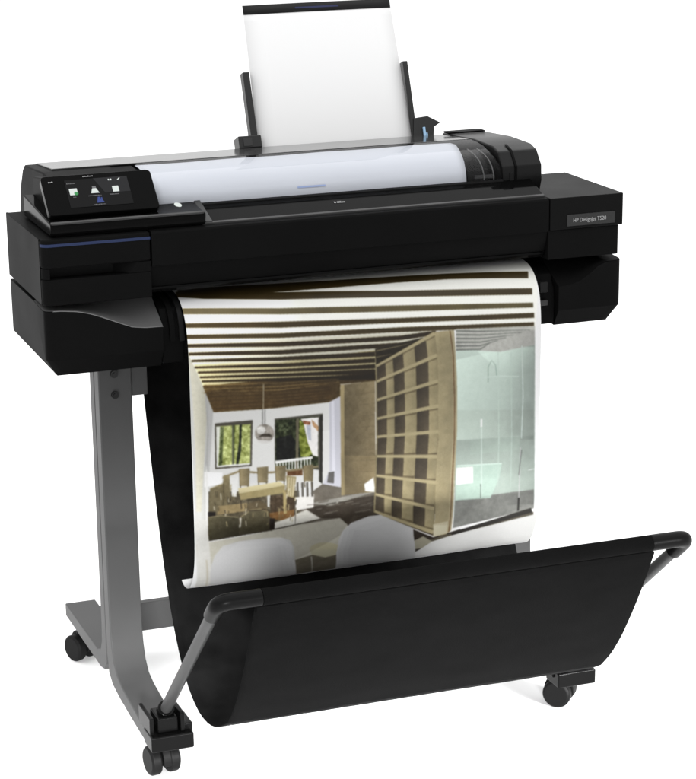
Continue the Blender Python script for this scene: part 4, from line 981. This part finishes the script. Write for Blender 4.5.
    [222, 240, 230, 0, 457.9, 461.9, 540.3, 468.2, 540.3, 466.4, 457.8, 460.1],
    [238, 238, 236, 0, 456.3, 464.3, 487.1, 465.9, 487.3, 494.8, 456.4, 494.1],
    [214, 228, 220, 0, 501.3, 389.7, 502.2, 523.8, 504.1, 524.1, 503.1, 389.9],
    [110, 120, 112, 0, 501, 498.5, 501.4, 523.7, 502.9, 523.9, 502.5, 498.7],
    [238, 240, 238, 0, 500.3, 384.7, 500.4, 398.4, 504, 398.9, 504, 385.1],
    [150, 170, 158, 0, 514.2, 322.8, 514.5, 296.3, 520.1, 286.2, 526.6, 295.1, 528.7, 313.7, 530, 313.7, 527.8, 294.9, 519.8, 285, 513.3, 295.9, 512.9, 322.6],
    [212, 226, 218, 0, 500.8, 314.5, 531.4, 314.7, 570, 319.7, 570, 318, 531.4, 313, 500.7, 312.7],
    [218, 230, 224, 0, 573.7, 265.9, 577.2, 353.9, 575.4, 427.6, 577.3, 427.9, 579, 354.1, 575.5, 266],
    [206, 206, 206, 0, 574, 442.4, 572.3, 553.5, 574.2, 553.8, 575.8, 442.6],
    [110, 116, 110, 0, 576.4, 447.6, 571.7, 492, 573, 492.3, 577.7, 447.9],
    [40, 38, 34, 0, 571.8, 532.6, 572, 556.6, 575, 557.1, 574.8, 533.1],
    [226, 232, 228, 0, 590.2, 486.1, 601.8, 485.5, 601.4, 483.7, 589.9, 484.3],
    [44, 40, 34, 0, 452.8, 587.4, 537.2, 574.1, 600.5, 563.4, 597.5, 555, 534.4, 566.2, 450.4, 580.9],
    [92, 108, 1, 100, 456.3, 416.1, 600.2, 425.5, 601.3, 521.6, 454.9, 521.2],
    [200, 216, 206, 0, 531, 272.5, 533.9, 425, 532.9, 509.5, 534, 509.6, 535, 425.1, 532.1, 272.6],
    [200, 216, 206, 0, 554.5, 274.8, 557.8, 427.7, 556.9, 512.5, 558, 512.6, 558.9, 427.8, 555.6, 274.9],
    [100, 84, 0, 100, 544.2, 239.8, 598.1, 241.6, 602.5, 549.2, 547.3, 542],
    [94, 84, 68, 4, 315.1, 274.3, 418.1, 229.4, 424.1, 265.2, 424.8, 409, 418.5, 500.7, 417.8, 582.7, 309.4, 524.1, 311.4, 468.4, 315.1, 399.9],
    [168, 157, 124, 4, 331.3, 267.7, 343.7, 262.3, 345.5, 291.3, 332.6, 295.3],
    [120, 108, 82, 0, 331.3, 267.7, 343.7, 262.3, 343.6, 268.3, 331.2, 273],
    [168, 157, 124, 4, 332.6, 295.3, 345.5, 291.3, 346.2, 326.1, 333.2, 328.6],
    [120, 108, 82, 0, 332.6, 295.3, 345.5, 291.3, 345.4, 297.4, 332.5, 300.7],
    [168, 157, 124, 4, 333.2, 328.6, 346.2, 326.1, 346.5, 360.8, 333.5, 362],
    [120, 108, 82, 0, 333.2, 328.6, 346.2, 326.1, 346.1, 332.2, 333.2, 334],
    [168, 157, 124, 4, 333.5, 362, 346.5, 360.8, 346.2, 395.4, 333.2, 395],
    [120, 108, 82, 0, 333.5, 362, 346.5, 360.8, 346.4, 366.9, 333.4, 367.4],
    [168, 157, 124, 4, 333.2, 395, 346.2, 395.4, 343.9, 431.2, 331, 429.7],
    [120, 108, 82, 0, 331, 429.7, 343.9, 431.2, 344, 424.4, 331, 424.5],
    [168, 157, 124, 4, 331, 429.7, 343.9, 431.2, 342, 467.6, 329.1, 464.5],
    [120, 108, 82, 0, 329.1, 464.5, 342, 467.6, 342, 460.6, 329.2, 459.3],
    [168, 157, 124, 4, 329.1, 464.5, 342, 467.6, 340.4, 503.6, 327.7, 498.9],
    [120, 108, 82, 0, 327.7, 498.9, 340.4, 503.6, 340.4, 496.5, 327.7, 493.7],
    [168, 157, 124, 4, 327.7, 498.9, 340.4, 503.6, 339.7, 536.9, 327.1, 530.7],
    [120, 108, 82, 0, 327.1, 530.7, 339.7, 536.9, 339.6, 529.7, 327, 525.4],
    [168, 157, 124, 4, 361.9, 254.4, 381.2, 246.1, 384.3, 279.1, 364.3, 285.4],
    [120, 108, 82, 0, 361.9, 254.4, 381.2, 246.1, 381.1, 252.1, 361.8, 259.8],
    [168, 157, 124, 4, 364.3, 285.4, 384.3, 279.1, 385.3, 318.5, 365.2, 322.4],
    [120, 108, 82, 0, 364.3, 285.4, 384.3, 279.1, 384.3, 285.2, 364.3, 290.8],
    [168, 157, 124, 4, 365.2, 322.4, 385.3, 318.5, 385.6, 357.3, 365.5, 359.1],
    [120, 108, 82, 0, 365.2, 322.4, 385.3, 318.5, 385.2, 324.6, 365.1, 327.8],
    [168, 157, 124, 4, 365.5, 359.1, 385.6, 357.3, 385.4, 396.5, 365.2, 395.9],
    [120, 108, 82, 0, 365.5, 359.1, 385.6, 357.3, 385.6, 363.4, 365.5, 364.6],
    [168, 157, 124, 4, 365.2, 395.9, 385.4, 396.5, 382.9, 436, 362.9, 433.6],
    [120, 108, 82, 0, 362.9, 433.6, 382.9, 436, 383, 429.1, 362.9, 428.4],
    [168, 157, 124, 4, 362.9, 433.6, 382.9, 436, 380.8, 476.6, 360.8, 472],
    [120, 108, 82, 0, 360.8, 472, 380.8, 476.6, 380.8, 469.7, 360.8, 466.7],
    [168, 157, 124, 4, 360.8, 472, 380.8, 476.6, 378.7, 517.6, 359, 510.3],
    [120, 108, 82, 0, 359, 510.3, 378.7, 517.6, 378.7, 510.5, 359, 505.1],
    [168, 157, 124, 4, 359, 510.3, 378.7, 517.6, 378.3, 555.8, 358.4, 546],
    [120, 108, 82, 0, 358.4, 546, 378.3, 555.8, 378, 548.4, 358.2, 540.5],
    [168, 157, 124, 4, 402.6, 236.9, 418.4, 230.2, 422.9, 267.1, 406.6, 272.2],
    [120, 108, 82, 0, 402.6, 236.9, 418.4, 230.2, 418.3, 236.2, 402.5, 242.3],
    [168, 157, 124, 4, 406.6, 272.2, 422.9, 267.1, 424, 311, 407.6, 314.2],
    [120, 108, 82, 0, 406.6, 272.2, 422.9, 267.1, 422.8, 273.1, 406.5, 277.6],
    [168, 157, 124, 4, 407.6, 314.2, 424, 311, 424.5, 353.8, 408.1, 355.3],
    [120, 108, 82, 0, 407.6, 314.2, 424, 311, 424, 317.1, 407.6, 319.6],
    [168, 157, 124, 4, 408.1, 355.3, 424.5, 353.8, 424.3, 397.7, 407.8, 397.2],
    [120, 108, 82, 0, 408.1, 355.3, 424.5, 353.8, 424.5, 360, 408, 360.8],
    [168, 157, 124, 4, 407.8, 397.2, 424.3, 397.7, 421.7, 440.7, 405.3, 438.7],
    [120, 108, 82, 0, 405.3, 438.7, 421.7, 440.7, 421.7, 433.8, 405.3, 433.5],
    [168, 157, 124, 4, 405.3, 438.7, 421.7, 440.7, 419.3, 485.7, 403, 481.8],
    [120, 108, 82, 0, 403, 481.8, 419.3, 485.7, 419.3, 478.7, 403, 476.6],
    [168, 157, 124, 4, 403, 481.8, 419.3, 485.7, 417, 531.6, 400.8, 525.6],
    [120, 108, 82, 0, 400.8, 525.6, 417, 531.6, 416.9, 524.4, 400.7, 520.3],
    [168, 157, 124, 4, 400.8, 525.6, 417, 531.6, 417.4, 575.5, 400.7, 566.9],
    [120, 108, 82, 0, 400.7, 566.9, 417.4, 575.5, 416.7, 567.6, 400.3, 561.2],
    [82, 108, 0, 100, 314.2, 275.1, 331.3, 267.7, 332.6, 295.3, 314.8, 300.9],
    [84, 106, 1, 100, 314.2, 275.1, 331.3, 267.7, 332.6, 295.3, 314.8, 300.9],
    [82, 108, 0, 100, 314.8, 300.9, 332.6, 295.3, 333.2, 328.6, 315.4, 332.1],
    [84, 106, 1, 100, 314.8, 300.9, 332.6, 295.3, 333.2, 328.6, 315.4, 332.1],
    [82, 108, 0, 100, 315.4, 332.1, 333.2, 328.6, 333.5, 362, 315.6, 363.6],
    [84, 106, 1, 100, 315.4, 332.1, 333.2, 328.6, 333.5, 362, 315.6, 363.6],
    [82, 108, 0, 100, 315.6, 363.6, 333.5, 362, 333.2, 395, 315.4, 394.5],
    [84, 106, 1, 100, 315.6, 363.6, 333.5, 362, 333.2, 395, 315.4, 394.5],
    [82, 108, 0, 100, 315.4, 394.5, 333.2, 395, 331, 429.7, 313.3, 427.5],
    [84, 106, 1, 100, 315.4, 394.5, 333.2, 395, 331, 429.7, 313.3, 427.5],
    [82, 108, 0, 100, 313.3, 427.5, 331, 429.7, 329.1, 464.5, 311.5, 460.4],
    [84, 106, 1, 100, 313.3, 427.5, 331, 429.7, 329.1, 464.5, 311.5, 460.4],
    [82, 108, 0, 100, 311.5, 460.4, 329.1, 464.5, 327.7, 498.9, 310.3, 492.6],
    [84, 106, 1, 100, 311.5, 460.4, 329.1, 464.5, 327.7, 498.9, 310.3, 492.6],
    [82, 108, 0, 100, 310.3, 492.6, 327.7, 498.9, 327.1, 530.7, 309.7, 522.3],
    [84, 106, 1, 100, 310.3, 492.6, 327.7, 498.9, 327.1, 530.7, 309.7, 522.3],
    [82, 108, 0, 100, 343.7, 262.3, 361.9, 254.4, 364.3, 285.4, 345.5, 291.3],
    [84, 106, 1, 100, 343.7, 262.3, 361.9, 254.4, 364.3, 285.4, 345.5, 291.3],
    [82, 108, 0, 100, 345.5, 291.3, 364.3, 285.4, 365.2, 322.4, 346.2, 326.1],
    [84, 106, 1, 100, 345.5, 291.3, 364.3, 285.4, 365.2, 322.4, 346.2, 326.1],
    [82, 108, 0, 100, 346.2, 326.1, 365.2, 322.4, 365.5, 359.1, 346.5, 360.8],
    [84, 106, 1, 100, 346.2, 326.1, 365.2, 322.4, 365.5, 359.1, 346.5, 360.8],
    [82, 108, 0, 100, 346.5, 360.8, 365.5, 359.1, 365.2, 395.9, 346.2, 395.4],
    [84, 106, 1, 100, 346.5, 360.8, 365.5, 359.1, 365.2, 395.9, 346.2, 395.4],
    [82, 108, 0, 100, 346.2, 395.4, 365.2, 395.9, 362.9, 433.6, 343.9, 431.2],
    [84, 106, 1, 100, 346.2, 395.4, 365.2, 395.9, 362.9, 433.6, 343.9, 431.2],
    [82, 108, 0, 100, 343.9, 431.2, 362.9, 433.6, 360.8, 472, 342, 467.6],
    [84, 106, 1, 100, 343.9, 431.2, 362.9, 433.6, 360.8, 472, 342, 467.6],
    [82, 108, 0, 100, 342, 467.6, 360.8, 472, 359, 510.3, 340.4, 503.6],
    [84, 106, 1, 100, 342, 467.6, 360.8, 472, 359, 510.3, 340.4, 503.6],
    [82, 108, 0, 100, 340.4, 503.6, 359, 510.3, 358.4, 546, 339.7, 536.9],
    [84, 106, 1, 100, 340.4, 503.6, 359, 510.3, 358.4, 546, 339.7, 536.9],
    [82, 108, 0, 100, 381.2, 246.1, 402.6, 236.9, 406.6, 272.2, 384.3, 279.1],
    [84, 106, 1, 100, 381.2, 246.1, 402.6, 236.9, 406.6, 272.2, 384.3, 279.1],
    [82, 108, 0, 100, 384.3, 279.1, 406.6, 272.2, 407.6, 314.2, 385.3, 318.5],
    [84, 106, 1, 100, 384.3, 279.1, 406.6, 272.2, 407.6, 314.2, 385.3, 318.5],
    [82, 108, 0, 100, 385.3, 318.5, 407.6, 314.2, 408.1, 355.3, 385.6, 357.3],
    [84, 106, 1, 100, 385.3, 318.5, 407.6, 314.2, 408.1, 355.3, 385.6, 357.3],
    [82, 108, 0, 100, 385.6, 357.3, 408.1, 355.3, 407.8, 397.2, 385.4, 396.5],
    [84, 106, 1, 100, 385.6, 357.3, 408.1, 355.3, 407.8, 397.2, 385.4, 396.5],
    [82, 108, 0, 100, 385.4, 396.5, 407.8, 397.2, 405.3, 438.7, 382.9, 436],
    [84, 106, 1, 100, 385.4, 396.5, 407.8, 397.2, 405.3, 438.7, 382.9, 436],
    [82, 108, 0, 100, 382.9, 436, 405.3, 438.7, 403, 481.8, 380.8, 476.6],
    [84, 106, 1, 100, 382.9, 436, 405.3, 438.7, 403, 481.8, 380.8, 476.6],
    [82, 108, 0, 100, 380.8, 476.6, 403, 481.8, 400.8, 525.6, 378.7, 517.6],
    [84, 106, 1, 100, 380.8, 476.6, 403, 481.8, 400.8, 525.6, 378.7, 517.6],
    [82, 108, 0, 100, 378.7, 517.6, 400.8, 525.6, 400.7, 566.9, 378.3, 555.8],
    [84, 106, 1, 100, 378.7, 517.6, 400.8, 525.6, 400.7, 566.9, 378.3, 555.8],
    [106, 93, 0, 100, 331.3, 267.7, 343.7, 262.3, 345.5, 291.3, 332.6, 295.3],
    [150, 138, 106, 0, 343.2, 262.3, 344.9, 291.3, 346, 291.3, 344.2, 262.3],
    [106, 93, 0, 100, 332.6, 295.3, 345.5, 291.3, 346.2, 326.1, 333.2, 328.6],
    [150, 138, 106, 0, 344.9, 291.2, 345.7, 326, 346.7, 326.1, 346, 291.3],
    [106, 93, 0, 100, 333.2, 328.6, 346.2, 326.1, 346.5, 360.8, 333.5, 362],
    [150, 138, 106, 0, 345.7, 326, 345.9, 360.7, 347, 360.8, 346.7, 326.1],
    [106, 93, 0, 100, 333.5, 362, 346.5, 360.8, 346.2, 395.4, 333.2, 395],
    [150, 138, 106, 0, 345.9, 360.7, 345.7, 395.3, 346.7, 395.4, 347, 360.8],
    [106, 93, 0, 100, 333.2, 395, 346.2, 395.4, 343.9, 431.2, 331, 429.7],
    [150, 138, 106, 0, 345.7, 395.3, 343.4, 431.2, 344.5, 431.3, 346.7, 395.5],
    [106, 93, 0, 100, 331, 429.7, 343.9, 431.2, 342, 467.6, 329.1, 464.5],
    [150, 138, 106, 0, 343.4, 431.2, 341.4, 467.5, 342.5, 467.6, 344.5, 431.3],
    [106, 93, 0, 100, 329.1, 464.5, 342, 467.6, 340.4, 503.6, 327.7, 498.9],
    [150, 138, 106, 0, 341.4, 467.5, 339.9, 503.5, 340.9, 503.6, 342.5, 467.6],
    [106, 93, 0, 100, 327.7, 498.9, 340.4, 503.6, 339.7, 536.9, 327.1, 530.7],
    [150, 138, 106, 0, 339.9, 503.5, 339.2, 536.8, 340.3, 537, 340.9, 503.6],
    [106, 93, 0, 100, 361.9, 254.4, 381.2, 246.1, 384.3, 279.1, 364.3, 285.4],
    [150, 138, 106, 0, 380.6, 246.1, 383.8, 279.1, 384.9, 279.1, 381.7, 246.1],
    [106, 93, 0, 100, 364.3, 285.4, 384.3, 279.1, 385.3, 318.5, 365.2, 322.4],
    [150, 138, 106, 0, 383.8, 279.1, 384.7, 318.5, 385.8, 318.5, 384.9, 279.2],
    [106, 93, 0, 100, 365.2, 322.4, 385.3, 318.5, 385.6, 357.3, 365.5, 359.1],
    [150, 138, 106, 0, 384.7, 318.4, 385.1, 357.2, 386.2, 357.3, 385.8, 318.5],
    [106, 93, 0, 100, 365.5, 359.1, 385.6, 357.3, 385.4, 396.5, 365.2, 395.9],
    [150, 138, 106, 0, 385.1, 357.2, 384.8, 396.5, 385.9, 396.6, 386.2, 357.3],
    [106, 93, 0, 100, 365.2, 395.9, 385.4, 396.5, 382.9, 436, 362.9, 433.6],
    [150, 138, 106, 0, 384.9, 396.5, 382.4, 435.9, 383.5, 436.1, 385.9, 396.6],
    [106, 93, 0, 100, 362.9, 433.6, 382.9, 436, 380.8, 476.6, 360.8, 472],
    [150, 138, 106, 0, 382.4, 435.9, 380.2, 476.5, 381.3, 476.7, 383.5, 436.1],
    [106, 93, 0, 100, 360.8, 472, 380.8, 476.6, 378.7, 517.6, 359, 510.3],
    [150, 138, 106, 0, 380.2, 476.5, 378.2, 517.5, 379.3, 517.7, 381.3, 476.7],
    [106, 93, 0, 100, 359, 510.3, 378.7, 517.6, 378.3, 555.8, 358.4, 546],
    [150, 138, 106, 0, 378.2, 517.5, 377.8, 555.7, 378.8, 555.9, 379.3, 517.7],
    [106, 93, 0, 100, 402.6, 236.9, 418.4, 230.2, 422.9, 267.1, 406.6, 272.2],
    [150, 138, 106, 0, 417.9, 230.2, 422.3, 267.1, 423.4, 267, 418.9, 230.2],
    [106, 93, 0, 100, 406.6, 272.2, 422.9, 267.1, 424, 311, 407.6, 314.2],
    [150, 138, 106, 0, 422.3, 267, 423.5, 310.9, 424.5, 311, 423.4, 267.1],
    [106, 93, 0, 100, 407.6, 314.2, 424, 311, 424.5, 353.8, 408.1, 355.3],
    [150, 138, 106, 0, 423.5, 310.9, 424, 353.7, 425, 353.8, 424.5, 311],
    [106, 93, 0, 100, 408.1, 355.3, 424.5, 353.8, 424.3, 397.7, 407.8, 397.2],
    [150, 138, 106, 0, 424, 353.7, 423.8, 397.6, 424.8, 397.8, 425, 353.9],
    [106, 93, 0, 100, 407.8, 397.2, 424.3, 397.7, 421.7, 440.7, 405.3, 438.7],
    [150, 138, 106, 0, 423.8, 397.6, 421.2, 440.6, 422.2, 440.8, 424.8, 397.8],
    [106, 93, 0, 100, 405.3, 438.7, 421.7, 440.7, 419.3, 485.7, 403, 481.8],
    [150, 138, 106, 0, 421.2, 440.6, 418.8, 485.6, 419.9, 485.8, 422.2, 440.8],
    [106, 93, 0, 100, 403, 481.8, 419.3, 485.7, 417, 531.6, 400.8, 525.6],
    [150, 138, 106, 0, 418.8, 485.6, 416.4, 531.5, 417.5, 531.7, 419.9, 485.8],
    [106, 93, 0, 100, 400.8, 525.6, 417, 531.6, 417.4, 575.5, 400.7, 566.9],
    [150, 138, 106, 0, 416.4, 531.5, 416.8, 575.4, 418, 575.6, 417.5, 531.7],
    [184, 173, 138, 0, 315.3, 277.1, 420, 233.1, 416.8, 227.3, 313.2, 273.1],
    [184, 173, 138, 0, 315.7, 303, 424.2, 270.1, 421.5, 264, 314, 298.8],
    [184, 173, 138, 0, 316.1, 334.2, 425, 314.2, 423, 307.8, 314.7, 329.9],
    [184, 173, 138, 0, 316.1, 365.8, 425.2, 357.1, 423.8, 350.5, 315.2, 361.3],
    [184, 173, 138, 0, 315.5, 396.7, 424.6, 401, 424, 394.4, 315.2, 392.2],
    [184, 173, 138, 0, 313.2, 429.7, 421.7, 444, 421.7, 437.4, 313.3, 425.3],
    [184, 173, 138, 0, 311.2, 462.6, 418.9, 488.9, 419.7, 482.4, 311.8, 458.2],
    [184, 173, 138, 0, 309.8, 494.7, 416.2, 534.8, 417.7, 528.4, 310.9, 490.5],
    [184, 173, 138, 0, 309, 524.4, 416.6, 579, 418.2, 572.1, 310.5, 520.3],
    [150, 140, 110, 0, 313.9, 274.2, 314.1, 396.4, 308.5, 523.9, 311, 524.3, 316.6, 396.7, 316.3, 274.4],
    [174, 163, 130, 5, 418.1, 227.7, 444.1, 227.7, 449, 268.5, 450.8, 318.9, 450.5, 413, 447.3, 451.6, 445.1, 505.1, 443.1, 583.4, 418.1, 584.8, 418.5, 501.8, 421.3, 448.5, 424.5, 409, 424.5, 316.1, 422.9, 265.9],
    [206, 200, 176, 0, 416.2, 559.9, 442.5, 557.8, 443.2, 581.3, 418.1, 584.8],
    [178, 168, 138, 0, 444.1, 227.7, 453, 227.7, 457.9, 312.8, 458.1, 398.9, 453.7, 485.6, 450.3, 576.3, 443, 582.3, 445.1, 505.1, 447.3, 451.6, 450.5, 411.9, 450.8, 318.9, 449, 267.6],
    [104, 90, 0, 100, 418.1, 227.7, 444.1, 227.7, 449, 268.5, 450.8, 318.9, 450.5, 413, 447.3, 451.6, 445.1, 505.1, 443.1, 583.4, 418.1, 584.8, 418.5, 501.8, 421.3, 448.5, 424.5, 409, 424.5, 316.1, 422.9, 265.9],
    [160, 149, 118, 0, 420.4, 249.6, 425.5, 343.6, 424.7, 429.8, 417.9, 562, 418.4, 562.1, 425.2, 429.9, 426, 343.7, 421, 249.7],
    [160, 149, 118, 0, 422.4, 249.8, 427.6, 343.8, 426.8, 430, 419.8, 562.3, 420.4, 562.4, 427.3, 430.1, 428.1, 343.9, 422.9, 249.9],
    [160, 149, 118, 0, 424.3, 250, 429.6, 344.1, 428.8, 430.3, 421.7, 562.5, 422.3, 562.6, 429.4, 430.3, 430.1, 344.1, 424.8, 250.1],
    [160, 149, 118, 0, 426.3, 250.2, 431.7, 344.3, 430.9, 430.5, 423.7, 562.8, 424.2, 562.9, 431.4, 430.6, 432.2, 344.3, 426.8, 250.2],
    [160, 149, 118, 0, 428.2, 250.4, 433.7, 344.5, 433, 430.7, 425.6, 563, 426.1, 563.2, 433.5, 430.8, 434.2, 344.5, 428.7, 250.4],
    [160, 149, 118, 0, 430.1, 250.6, 435.8, 344.7, 435, 431, 427.5, 563.3, 428.1, 563.4, 435.6, 431.1, 436.3, 344.8, 430.7, 250.6],
    [160, 149, 118, 0, 432.1, 250.8, 437.8, 344.9, 437.1, 431.2, 429.4, 563.6, 430, 563.7, 437.6, 431.3, 438.4, 345, 432.6, 250.8],
    [160, 149, 118, 0, 434, 251, 439.9, 345.2, 439.2, 431.5, 431.4, 563.8, 431.9, 563.9, 439.7, 431.5, 440.4, 345.2, 434.6, 251],
    [160, 149, 118, 0, 436, 251.2, 441.9, 345.4, 441.2, 431.7, 433.3, 564.1, 433.8, 564.2, 441.8, 431.8, 442.5, 345.4, 436.5, 251.2],
    [160, 149, 118, 0, 437.9, 251.4, 444, 345.6, 443.3, 431.9, 435.2, 564.4, 435.8, 564.5, 443.9, 432, 444.5, 345.7, 438.5, 251.4],
    [160, 149, 118, 0, 439.9, 251.6, 446.1, 345.8, 445.4, 432.2, 437.2, 564.6, 437.7, 564.7, 445.9, 432.3, 446.6, 345.9, 440.4, 251.6],
    [160, 149, 118, 0, 441.9, 251.8, 448.1, 346.1, 447.5, 432.4, 439.1, 564.9, 439.6, 565, 448, 432.5, 448.7, 346.1, 442.4, 251.8],
    [120, 96, 66, 0, 444.7, 228.7, 450.1, 271.2, 452.3, 346.5, 451.9, 415.5, 448, 484.9, 444.9, 579.4, 447.3, 580, 450.3, 485.3, 454.2, 415.9, 454.7, 346.7, 452.4, 271.3, 447, 228.7],
]

# ------------------------------------------------------------ printed poster
PX0, PX1 = 0.224, 0.834
prof = [(.16,.742),(.12,.752),(.085,.757),(.06,.757),(.038,.752),(.02,.742),(.006,.727),(-.003,.708),(-.008,.685),(-.0105,.65),(-.011,.6),(-.011,.5),(-.011,.4),(-.009,.35),(-.003,.315),(.010,.287),(.028,.268),(.048,.259),(.068,.259),(.084,.268),(.094,.283),(.096,.292)]
def smooth_curve(P, n=8):
    P = np.array(P); out = []
    for i in range(len(P) - 1):
        p0 = P[max(i - 1, 0)]; p1 = P[i]; p2 = P[i + 1]; p3 = P[min(i + 2, len(P) - 1)]
        for k in range(n):
            t = k / n
            out.append(.5 * ((2 * p1) + (-p0 + p2) * t + (2 * p0 - 5 * p1 + 4 * p2 - p3) * t * t + (-p0 + 3 * p1 - 3 * p2 + p3) * t ** 3))
    out.append(P[-1]); return np.array(out)
SC = smooth_curve(prof); SL = np.r_[0, np.cumsum(np.hypot(*np.diff(SC, axis=0).T))]
NX, NS = 720, 860
SS = 2
GX, GS = (NX + 1) * SS, (NS + 1) * SS
WMM, LMM = (PX1 - PX0) * 1000, SL[-1] * 1000
img = np.empty((GS, GX, 3)); img[:] = (246, 246, 246)
# flat printed picture with the cover's shadow painted in: polygons in millimetres on the sheet, colours 0-255
rng = np.random.default_rng(5)
def vnoise(cell, seed):
    rg = np.random.default_rng(seed); h = int(GS / cell) + 3; w = int(GX / cell) + 3
    gnd = rg.random((h, w)); ys = np.arange(GS) / cell; xs = np.arange(GX) / cell
    y0 = ys.astype(int); x0 = xs.astype(int); fy = (ys - y0)[:, None]; fx = (xs - x0)[None, :]
    fy = fy * fy * (3 - 2 * fy); fx = fx * fx * (3 - 2 * fx)
    a = gnd[y0][:, x0]; b = gnd[y0][:, x0 + 1]; c = gnd[y0 + 1][:, x0]; e = gnd[y0 + 1][:, x0 + 1]
    return (a * (1 - fx) + b * fx) * (1 - fy) + (c * (1 - fx) + e * fx) * fy - .5
NZ = [vnoise(5, 1) * .9 + vnoise(13, 2) * .9 + vnoise(34, 3) * .5, vnoise(4, 4) * .8 + vnoise(9, 5) * 1.1 + vnoise(25, 6) * .5]
for op in OPS:
    col, noise = op[:3], op[3]
    P = np.array(op[4:], float).reshape(-1, 2); P[:, 0] *= GX / WMM; P[:, 1] *= GS / LMM
    xa, xb = int(max(0, P[:, 0].min() - 1)), int(min(GX, P[:, 0].max() + 2))
    ya, yb = int(max(0, P[:, 1].min() - 1)), int(min(GS, P[:, 1].max() + 2))
    if xb <= xa or yb <= ya: continue
    X, Y = np.meshgrid(np.arange(xa, xb) + .5, np.arange(ya, yb) + .5)
    ins = np.zeros(X.shape, bool); n = len(P)
    for i in range(n):
        x1_, y1_ = P[i]; x2_, y2_ = P[(i + 1) % n]
        if y1_ == y2_: continue
        cnd = ((y1_ > Y) != (y2_ > Y)) & (X < (x2_ - x1_) * (Y - y1_) / (y2_ - y1_) + x1_)
        ins ^= cnd
    if noise >= 100:      # tonal gradient inside the picture: start %, end %, axis
        q = (X - P[:, 0].min()) / (np.ptp(P[:, 0]) + 1e-6) if col[2] == 0 else (Y - P[:, 1].min()) / (np.ptp(P[:, 1]) + 1e-6)
        fac = (col[0] + (col[1] - col[0]) * np.clip(q, 0, 1)) / 100
        sub = img[ya:yb, xa:xb]; sub[ins] = sub[ins] * fac[ins][:, None]
        continue
    c = np.array(col, float)[None, None, :] * np.ones(X.shape + (3,))
    if noise:
        nz = NZ[0 if noise < 10 else 1][ya:yb, xa:xb]
        c = c + nz[..., None] * noise * 2.2
    sub = img[ya:yb, xa:xb]; sub[ins] = c[ins]
# photographic softness: small blur
for _ in range(8):
    img[1:-1] = .25 * img[:-2] + .5 * img[1:-1] + .25 * img[2:]
    img[:, 1:-1] = .25 * img[:, :-2] + .5 * img[:, 1:-1] + .25 * img[:, 2:]
img = img.reshape(NS + 1, SS, NX + 1, SS, 3).mean(axis=(1, 3))
# crisp white border of the sheet on the left and right
soft = vnoise(60, 11) + .6 * vnoise(22, 12)
soft = soft[:(NS + 1) * SS, :(NX + 1) * SS].reshape(NS + 1, SS, NX + 1, SS).mean(axis=(1, 3))
inside = np.clip((200 - img.mean(-1)) / 60, 0, 1)
img *= (1 + .10 * soft * inside)[..., None]
img += rng.normal(0, 1.6, img.shape[:2])[..., None]
img = (np.clip(img, 0, 255) / 255) ** 1.14
lin = np.where(img <= .04045, img / 12.92, ((img + .055) / 1.055) ** 2.4) * 0.70
tt = np.linspace(0, SL[-1], NS + 1)
yy = np.interp(tt, SL, SC[:, 0]); zz = np.interp(tt, SL, SC[:, 1])
xx = np.linspace(PX0, PX1, NX + 1)
Vx = np.tile(xx, (NS + 1, 1)); Vy = np.tile(yy[:, None], (1, NX + 1)); Vz = np.tile(zz[:, None], (1, NX + 1))
# slight waviness of loose paper
env = np.clip((tt - .15) / .35, 0, 1)[:, None]
Vy = Vy + env * (0.0022 * np.sin(Vx * 9 + 0.6) + 0.0012 * np.sin(Vx * 21 + tt[:, None] * 6))
co = np.stack([Vx, Vy, Vz], -1).reshape(-1, 3)
idx = np.arange((NS + 1) * (NX + 1)).reshape(NS + 1, NX + 1)
F = np.stack([idx[:-1, :-1], idx[1:, :-1], idx[1:, 1:], idx[:-1, 1:]], -1).reshape(-1, 4)
me = bpy.data.meshes.new('printed_poster')
me.vertices.add(len(co)); me.vertices.foreach_set('co', co.ravel())
me.loops.add(F.size); me.loops.foreach_set('vertex_index', F.ravel().astype(np.int32))
me.polygons.add(len(F)); me.polygons.foreach_set('loop_start', np.arange(0, F.size, 4, dtype=np.int32))
me.update(calc_edges=True); me.validate()
ca = me.color_attributes.new('print', 'FLOAT_COLOR', 'POINT')
rgba = np.concatenate([lin.reshape(-1, 3), np.ones((len(co), 1))], 1)
ca.data.foreach_set('color', rgba.ravel().astype(np.float32))
me.shade_smooth()
mt = mat('printed_photo_paper', (1, 1, 1, 1), 0.42, 0.25)
nt = mt.node_tree; at_ = nt.nodes.new('ShaderNodeVertexColor'); at_.layer_name = 'print'
geo = nt.nodes.new('ShaderNodeNewGeometry'); mx = nt.nodes.new('ShaderNodeMix'); mx.data_type = 'RGBA'
mx.inputs['A'].default_value = g(.80); mx.inputs['B'].default_value = g(.80)
nt.links.new(at_.outputs['Color'], mx.inputs['A'])
nt.links.new(geo.outputs['Backfacing'], mx.inputs['Factor'])
nt.links.new(mx.outputs['Result'], nt.nodes['Principled BSDF'].inputs['Base Color'])
me.materials.append(mt)
PO = bpy.data.objects.new('printed_poster', me); COL.objects.link(PO)
tag(PO, 'colour print of a dining room interior, hanging from the printer slot above the basket', 'poster')
